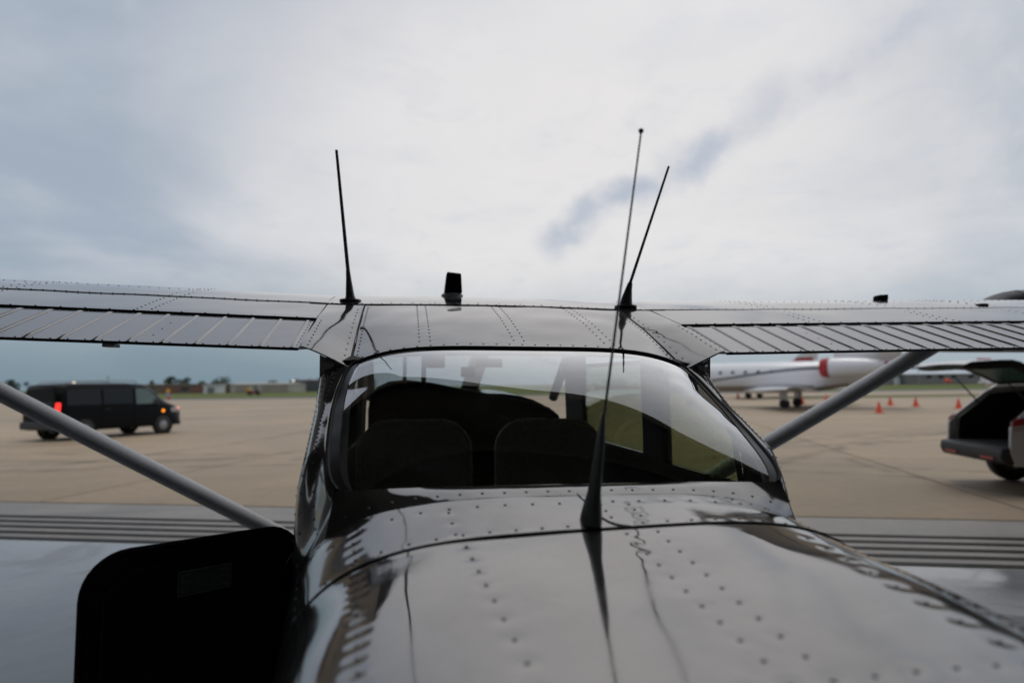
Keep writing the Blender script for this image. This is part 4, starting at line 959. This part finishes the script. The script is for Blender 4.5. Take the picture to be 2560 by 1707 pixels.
# ---- white business jet
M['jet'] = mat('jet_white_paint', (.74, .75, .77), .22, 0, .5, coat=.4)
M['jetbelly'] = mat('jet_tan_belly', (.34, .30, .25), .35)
M['jetstripe'] = mat('jet_grey_stripe', (.11, .12, .135), .3)
M['jetwin'] = mat('jet_cabin_glass', (.10, .13, .17), .1)
M['cover'] = mat('red_engine_cover', (.36, .025, .03), .7, var=.2)
def make_jet(name, label, X, D, heading, sc, trijet=True, fin='jet', finacc=None):
    j = empty(name, label, 'jet'); xf(j, X, D, heading)
    R_ = 1.0; zc_ = 2.02; st = []
    for x, r, dz in ((10.9, .05, -.30), (10.5, .30, -.26), (9.7, .62, -.18), (8.6, .88, -.06), (7.4, 1., 0), (0, 1., 0), (-2.2, 1., 0), (-4.2, .82, .12), (-5.8, .52, .32), (-7.0, .22, .52), (-7.3, .05, .56)): st.append((x, r, dz))
    t = B(); g_ = []
    for x, r, dz in st: g_.append([(x, r*cos(a), zc_+dz+r*sin(a)) for a in np.linspace(0, 2*pi, 41)])
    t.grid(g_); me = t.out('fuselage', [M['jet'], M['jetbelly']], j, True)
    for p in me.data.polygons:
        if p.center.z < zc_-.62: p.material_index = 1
    for sg in (-1, 1):
        for k in range(9):
            x0 = 7.2-.86*k; a = .28; t = B(); t.lathe([(0, .006), (.13, .004), (.145, -.03)], (0, 0, 0), 'y', 14)
            t.v = [(x0+vx, sg*(cos(a)*(R_+vy)), zc_+sin(a)*R_+vz*1.25) for vx, vy, vz in t.v]; t.out('cabin_window', M['jetwin'], j, True)
        # swooping stripe
        t = B(); A, C2 = [], []
        for q in np.linspace(0, 1, 24):
            x0 = lerp(7.6, -2.6, q); h = lerp(-.42, .52, q*q*(3-2*q)); w_ = .05+.05*q
            for lst, hh in ((A, h+w_), (C2, h-w_)): rr = R_*(1. if x0 < 7.4 else float(np.interp(x0, [7.4, 8.6], [1, .88]))); hh2 = max(-.99, min(.99, hh/rr)); lst.append((x0, sg*(rr*sqrt(1-hh2*hh2)+.008), zc_+hh))
        t.grid([A, C2]); t.out('stripe', M['jetstripe'], j, True)
        # wing
        t = B(); sec = lambda x0, y, z, c: [(x0, y, z), (x0-.15*c, y, z+.055*c), (x0-.5*c, y, z+.06*c), (x0-c, y, z), (x0-.5*c, y, z-.045*c), (x0-.1*c, y, z-.04*c), (x0, y, z)]
        t.grid([sec(2.4, sg*.5, 1.12, 5.0), sec(.9, sg*2.2, 1.14, 3.6), sec(-2.2, sg*7.6, 1.28, 1.6), sec(-2.45, sg*7.9, 1.30, 1.1)]); wgj = t.out('wing', M['jet'], j, True)
        # engine pod
        t = B(); ex, ey, ez = -2.9, sg*1.58, 2.52
        t.lathe([(.46, 0.), (.54, -.12), (.60, -.7), (.60, -1.6), (.52, -2.6), (.38, -3.4), (.30, -3.6)], (ex, ey, ez), 'x', 28); en = t.out('engine_pod', M['jet'], j, True)
        t = B(); t.lathe([(.0, .10), (.40, .08), (.53, .0), (.57, -.10), (.615, -.46)], (ex, ey, ez), 'x', 28); t.out('intake_cover', M['cover'], en, True)
        t = B(); t.lathe([(.0, -3.70), (.28, -3.68), (.33, -3.55)], (ex, ey, ez), 'x', 20); t.out('exhaust_cover', M['cover'], en, True)
        t = B(); t.box((ex-2.4, min(sg*.7, sg*1.4), ez-.12), (ex-.5, max(sg*.7, sg*1.4), ez+.06)); t.out('pylon', M['jet'], en, bevel=.04)
        # main gear
        t = B(); t.tube([(-.6, sg*1.5, 1.1), (-.6, sg*1.55, .35)], .08, 10); gl = t.out('main_gear', M['chrome'], j, True)
        t = B(); t.box((-.85, sg*1.78-.03, .5), (-.35, sg*1.78+.03, 1.1)); t.out('gear_door', M['jet'], gl)
        for dy in (-.17, .17):
            t = B(); t.lathe([(.14, -.10), (.26, -.10), (.29, -.05), (.29, .05), (.26, .10), (.14, .10)], (-.6, sg*1.55+dy, .29), 'y', 24); t.out('wheel', M['rubber'], gl, True)
    t = B(); t.tube([(6.3, 0, 1.2), (6.4, 0, .3)], .07, 10); gl = t.out('nose_gear', M['chrome'], j, True)
    for dy in (-.13, .13): B().lathe([(.12, -.07), (.22, -.07), (.25, 0), (.22, .07), (.12, .07)], (6.4, dy, .25), 'y', 20).out('wheel', M['rubber'], gl, True)
    # fin and tailplane
    fm = M[fin]
    t = B(); t.prism([(-3.6, 2.95), (-6.3, 5.3), (-7.5, 5.3), (-7.0, 2.55)], -.09, .09, 'y'); t.out('fin', fm, j, bevel=.06)
    if finacc:
        t = B(); t.prism([(-4.6, 3.55), (-5.3, 4.15), (-6.9, 4.15), (-6.85, 3.55)], -.10, .10, 'y'); t.out('fin_band', finacc, j)
    if trijet:
        t = B(); t.lathe([(.44, 0.), (.52, -.1), (.56, -.8), (.52, -2.2), (.40, -3.3), (.30, -3.5)], (-3.4, 0, 3.42), 'x', 28); t.out('centre_intake', M['jet'], j, True)
    t = B(); sec = lambda x0, y, z, c: [(x0, y, z), (x0-.3*c, y, z+.05*c), (x0-c, y, z), (x0-.3*c, y, z-.05*c), (x0, y, z)]
    zt_ = 3.75 if trijet else 5.25
    for sg in (-1, 1): t.grid([sec(-5.4, 0, zt_, 1.9), sec(-6.6, sg*3.2, zt_+.1, .9)])
    t.out('tailplane', M['jet'], j, True)
    # cockpit windows
    t = B(); t.grid([[(x, r*cos(a), zc_+dz+r*sin(a)+.006) for a in np.linspace(.45, pi-.45, 13)] for x, r, dz in ((9.35, .70, -.15), (8.95, .80, -.10))]); t.out('cockpit_glass', M['jetwin'], j, True)
    j.scale = (sc, sc, sc); return j
make_jet('business_jet', 'white jet with red engine covers parked on the apron', 17.9, 45.6, (-.80, .60), 1.0)
make_jet('distant_jet', 'farther white jet whose red-banded fin shows above the nearer jet', 25.5, 74., (-.75, .66), 1.0, False, 'jet', M['cover'])

# ---- low-wing light aircraft behind the SUV
M['redpaint'] = mat('red_tail_paint', (.55, .05, .04), .3, coat=.3)
la = empty('parked_light_aircraft', 'white light aircraft with red tail partly hidden behind the raised tailgate', 'airplane'); xf(la, 26.0, 31.0, (.93, -.36))
t = B(); g_ = []
for x, a, h, z in ((3.4, .12, .15, 1.2), (3.1, .45, .42, 1.22), (2., .56, .52, 1.25), (.6, .58, .55, 1.27), (-1., .42, .42, 1.33), (-3., .2, .24, 1.45), (-3.9, .06, .14, 1.5)): g_.append([(x, a*cos(q), z+h*sin(q)) for q in np.linspace(0, 2*pi, 29)])
t.grid(g_); t.out('fuselage', M['jet'], la, True)
t = B(); g_ = []
for x, a, h in ((1.9, .05, .03), (1.5, .42, .30), (.7, .5, .46), (-.2, .44, .40), (-1.1, .12, .08)): g_.append([(x, a*cos(q), 1.68+h*sin(q)) for q in np.linspace(0, pi, 17)])
t.grid(g_); t.out('canopy', M['vanglass'], la, True)
t = B(); t.prism([(-2.6, 1.6), (-3.5, 2.62), (-4.1, 2.66), (-4.05, 1.5)], -.05, .05, 'y'); t.out('fin', M['jet'], la, bevel=.03)
t = B(); t.prism([(-3.42, 2.20), (-3.62, 2.67), (-4.16, 2.70), (-4.13, 2.20)], -.056, .056, 'y'); t.out('fin_tip', M['redpaint'], la)
t = B(); t.prism([(-3.2, -1.5), (-3.0, 0), (-3.2, 1.5), (-3.85, 1.5), (-3.95, 0), (-3.85, -1.5)], 1.52, 1.57, 'z'); t.out('tailplane', M['jet'], la, bevel=.02)
t = B(); t.prism([(1.5, 0), (1.1, 4.6), (.1, 4.6), (-.1, 0), (.1, -4.6), (1.1, -4.6)], .95, 1.06, 'z'); t.out('wing', M['jet'], la, bevel=.04)
for x0, y0 in ((2.7, 0), (.4, 1.5), (.4, -1.5)):
    t = B().tube([(x0, y0, 1.0), (x0, y0, .2)], .04, 8).out('gear_leg', M['chrome'], la, True); B().lathe([(.1, -.06), (.19, -.06), (.2, 0), (.19, .06), (.1, .06)], (x0, y0, .2), 'y', 18).out('wheel', M['rubber'], t, True)

# ---- far buildings
def building(name, label, X0, X1, D, h, depth, wallc, roofc, doors=(), wins=(), ridge=0., cat='building'):
    bl = empty(name, label, cat, W((X0+X1)/2, D), math.atan2(rt0[1], rt0[0])); w = (X1-X0)/2
    t = B(); t.box((-w, 0, 0), (w, depth, h)); t.out('wall', wallc, bl)
    t = B()
    if ridge: t.add([(-w-.4, -.4, h+.003), (w+.4, -.4, h+.003), (w+.4, depth/2, h+ridge), (-w-.4, depth/2, h+ridge), (-w-.4, depth+.4, h+.003), (w+.4, depth+.4, h+.003)], [(0, 1, 2, 3), (3, 2, 5, 4), (0, 3, 4), (1, 5, 2), (0, 4, 5, 1)])
    else: t.box((-w-.3, -.3, h+.003), (w+.3, depth+.3, h+.35))
    t.out('roof', roofc, bl)
    for a, c, z0, z1, m in doors:
        t = B(); t.box((-w+a, -.08, z0), (-w+c, -.003, z1)); t.out('door', m, bl)
    for a, c, z0, z1, m in wins:
        t = B(); t.box((-w+a, -.06, z0), (-w+c, -.003, z1)); o = t.out('window', m, bl)
        t = B(); t.box((-w+a-.15, -.10, z0-.2), (-w+c+.15, -.062, z0-.02)); t.out('sill', roofc, o)
    return bl
bm_ = lambda n, c: mat(n, c, .8, var=.08, vscale=.3)
cream, brown, dark, grey, redb, whiteb, tanb = bm_('cream_sheet', (.42, .40, .36)), bm_('brown_brick', (.16, .11, .085)), bm_('slate_sheet', (.085, .09, .10)), bm_('grey_block', (.19, .185, .18)), bm_('rust_sheet', (.20, .09, .07)), bm_('white_sheet', (.60, .61, .62)), bm_('tan_sheet', (.30, .26, .22))
palerf, dkwin = bm_('pale_roof_sheet', (.50, .54, .58)), bm_('dark_opening', (.03, .032, .035))
building('brick_building', 'low brown building with a tan roof far beyond the van', -142, -112, 262, 3.3, 14, brown, tanb, [(8, 14, 0, 2.6, redb), (20, 26, 0, 2.6, redb)], [(2, 5, 1, 2.2, dkwin), (15, 18, 1, 2.2, dkwin)])
building('white_shed', 'small white shed beside the low brown building', -113, -107.5, 250, 2.8, 6, whiteb, palerf, [(1.5, 4, 0, 2.2, grey)])
building('cream_hangar', 'long cream hangar row far behind the grass on the left', -108, -84, 262, 3.2, 16, cream, cream, [(9, 10.2, .1, 2.7, grey), (2, 7, .1, 2.7, tanb), (12, 22, .1, 2.7, tanb)], ridge=.5)
building('slate_hangar', 'long dark slate hangar right of the cream hangar row', -92, -60, 282, 4.6, 18, dark, bm_('maroon_roof', (.13, .09, .095)), [(12, 17, 0, 3.4, grey), (20, 25, 0, 3.4, grey)], ridge=.5)
building('grey_warehouse', 'long grey warehouse with dark openings beyond the grass on the right', 149, 186, 258, 3.9, 20, grey, palerf, [], [(7.2, 9.0, 1.9, 4.0-.5, dkwin), (11.8, 13.6, 1.9, 3.5, dkwin), (16.6, 18.4, 1.9, 3.5, dkwin), (23, 25, 1.9, 3.5, dkwin)], ridge=1.0)
building('white_workshop', 'low white workshop left of the grey warehouse', 134, 148.5, 262, 3.1, 12, whiteb, dark, [(2, 6, 0, 2.6, grey), (8, 12, 0, 2.6, grey)])
building('tan_terminal', 'low tan building behind the parked white jet', 96, 124, 270, 3.4, 12, tanb, palerf, [(3, 6, 0, 2.6, grey)], [(9, 12, 1, 2.2, dkwin), (15, 18, 1, 2.2, dkwin)])

# ---- far trees
M['leaf'] = mat('dark_leaves', (.030, .055, .022), .8, obj_var=.25, var=.35, vscale=.8)
M['leaf2'] = mat('bushy_leaves', (.045, .07, .028), .8, obj_var=.25, var=.35, vscale=.8)
M['bark'] = mat('bark', (.09, .07, .05), .9)
def tree(X, D, h, w, label, m='leaf', name='tree'):
    tr = empty(name, label, 'tree', W(X, D, -.06), random.random()*6, 'trees on the far side of the airfield')
    t = B(); t.tube([(0, 0, 0), (.05*w, 0, h*.35), (0, .03*w, h*.7)], [.045*h, .035*h, .012*h], 8)
    for k in range(5):
        a = k*1.26; t.tube([(0, 0, h*(.25+.06*k)), (cos(a)*w*.3, sin(a)*w*.3, h*(.5+.07*k))], [.018*h, .006*h], 5)
    t.out('trunk', M['bark'], tr, True)
    n = 900; V = []; Fc = []
    cl = [(random.gauss(0, .22)*w, random.gauss(0, .22)*w, h*(.58+random.uniform(-.25, .28)), random.uniform(.16, .28)*w) for _ in range(11)]
    for i in range(n):
        cx, cy, cz, r = random.choice(cl); d = Vector((random.gauss(0, 1), random.gauss(0, 1), random.gauss(0, .8))).normalized()*r*random.uniform(.55, 1.05)
        p = Vector((cx, cy, cz)) + d; s_ = random.uniform(.05, .10)*w**.6*1.4
        a = Vector((random.gauss(0, 1), random.gauss(0, 1), random.gauss(0, 1))).normalized(); c = a.orthogonal().normalized()
        k = len(V); V += [p-a*s_, p+c*s_*.6, p+a*s_, p-c*s_*.6]; Fc.append((k, k+1, k+2, k+3))
    mesh('crown', V, Fc, M[m], tr); return tr
for px, top, wpx, D, lb, m in ((425, 941, 36, 300, 'taller dark tree behind the left end of the brown building', 'leaf'), (461, 945, 34, 300, 'rounded dark tree behind the middle of the brown building', 'leaf'), (381, 951, 20, 300, 'small tree at the far left end of the brown building', 'leaf2'),
        (557, 944, 48, 300, 'broad dark tree rising behind the cream hangar row', 'leaf'), (502, 953, 24, 296, 'low bushy tree between the brown building and the cream hangars', 'leaf2'), (35, 950, 34, 240, 'dark tree at the far left behind the wing strut', 'leaf'),
        (742, 948, 30, 320, 'tree above the middle of the slate hangar roof', 'leaf'), (770, 946, 34, 320, 'tree above the right part of the slate hangar roof', 'leaf2'), (800, 947, 30, 320, 'tree just left of the silver fuselage on the skyline', 'leaf'), (680, 952, 24, 320, 'tree above the left end of the slate hangar', 'leaf2'),
        (2130, 925, 40, 330, 'tree behind the white jet tail on the right', 'leaf2')):
    hz = 961.99 - (px-1280)*.01225; h = 1.7 + (hz-top)*D/1706.67
    tree((px-1280)/1706.67*D, D, h*1.06, wpx*D/1706.67, lb, m)

# ---- small things out on the field
M['yellow'] = mat('yellow_paint', (.60, .36, .03), .5); M['maroon'] = mat('maroon_paint', (.16, .02, .03), .5); M['bluep'] = mat('pale_blue_panel', (.30, .33, .62), .5); M['polegrey'] = mat('galvanised_pole', (.35, .36, .36), .5, .5)
tg = empty('tow_tractor', 'small yellow and maroon tow tractor on the far grass', 'tractor'); xf(tg, -63.5, 168, (-1, 0))
B().box((-.2, -.7, .35), (1.5, .7, 1.0)).out('body', M['maroon'], tg, bevel=.08); B().box((-1.5, -.65, .35), (-.22, .65, .8)).out('deck', M['maroon'], tg, bevel=.06)
B().box((.9, -.6, 1.0), (1.7, .6, 1.75)).out('cab', M['yellow'], tg, bevel=.08); B().box((-1.2, -.3, .8), (-.5, .3, 1.2)).out('seat', M['blk'], tg, bevel=.05)
for x0 in (-1., 1.):
    for sg in (-1, 1): B().lathe([(.15, -.12), (.35, -.12), (.38, 0), (.35, .12), (.15, .12)], (x0, sg*.75, .36), 'y', 18).out('wheel', M['rubber'], tg, True)
sg_ = empty('field_sign', 'stacked yellow, blue and red marker sign on a post beyond the van', 'sign', W(-54.6, 108.5), math.atan2(rt0[1], rt0[0]))
B().tube([(0, 0, -.06), (0, 0, 1.5)], .04, 8).out('post', M['polegrey'], sg_, True)
B().lathe([(.0, -.06), (.34, -.05), (.34, .0), (.0, .01)], (0, -.05, 1.42), 'y', 20).out('round_panel', M['yellow'], sg_, True); B().box((-.30, -.09, .62), (.28, -.05, 1.02)).out('panel', M['bluep'], sg_); B().box((-.1, -.09, .1), (.42, -.05, .52)).out('panel', M['conered'], sg_)
lp = empty('lamp_post', 'lamp post with a lit white globe in front of the slate hangar', 'street lamp', W(-80.5, 251), 0)
B().tube([(0, 0, -.06), (0, 0, 3.9)], [.09, .06], 8).out('post', M['polegrey'], lp, True)
B().lathe([(.05, -.32), (.26, -.2), (.34, 0), (.26, .2), (.05, .32)], (0, 0, 4.15), 'z', 16).out('globe', mat('lit_globe', (.8, .85, .8), .3, emit=(.9, 1, .9), estr=1.2), lp, True)
for X, D, h, lb in ((-148, 250, 6.5, 'thin mast rising behind the van roof'), (152, 256, 7.6, 'thin mast above the roof of the grey warehouse')):
    ms = empty('mast', lb, 'mast', W(X, D)); B().tube([(0, 0, -.06), (0, 0, h)], [.16, .07], 8).out('pole', M['polegrey'], ms, True); B().box((-.5, -.12, h-.5), (.5, .12, h)).out('antenna_head', M['polegrey'], ms, bevel=.05)
wsk = empty('windsock', 'orange windsock streaming over the grass at right', 'windsock', W(88.5, 140)); B().tube([(0, 0, -.06), (0, 0, 1.75)], .05, 8).out('pole', M['polegrey'], wsk, True)
t = B(); t.tube([(0, 0, 1.45), (.5, -.1, 1.5), (1.35, -.2, 1.25)], [.42, .36, .2], 14); o = t.out('sock', M['conered'], wsk, True)
tl_ = empty('white_trailer', 'white trailer behind the wing strut at far left', 'trailer'); xf(tl_, -98, 150, (1, 0))
B().box((-3.2, -1.1, .6), (3.2, 1.1, 2.1)).out('box', whiteb, tl_, bevel=.1)
for x0 in (-1.5, -.6): B().lathe([(.15, -1.1), (.35, -1.1), (.35, 1.1), (.15, 1.1)], (x0, 0, .3), 'y', 16).out('wheel_pair', M['rubber'], tl_, True)
B().tube([(3.2, 0, .6), (4.3, 0, .4)], .06, 8).out('drawbar', M['polegrey'], tl_, True)
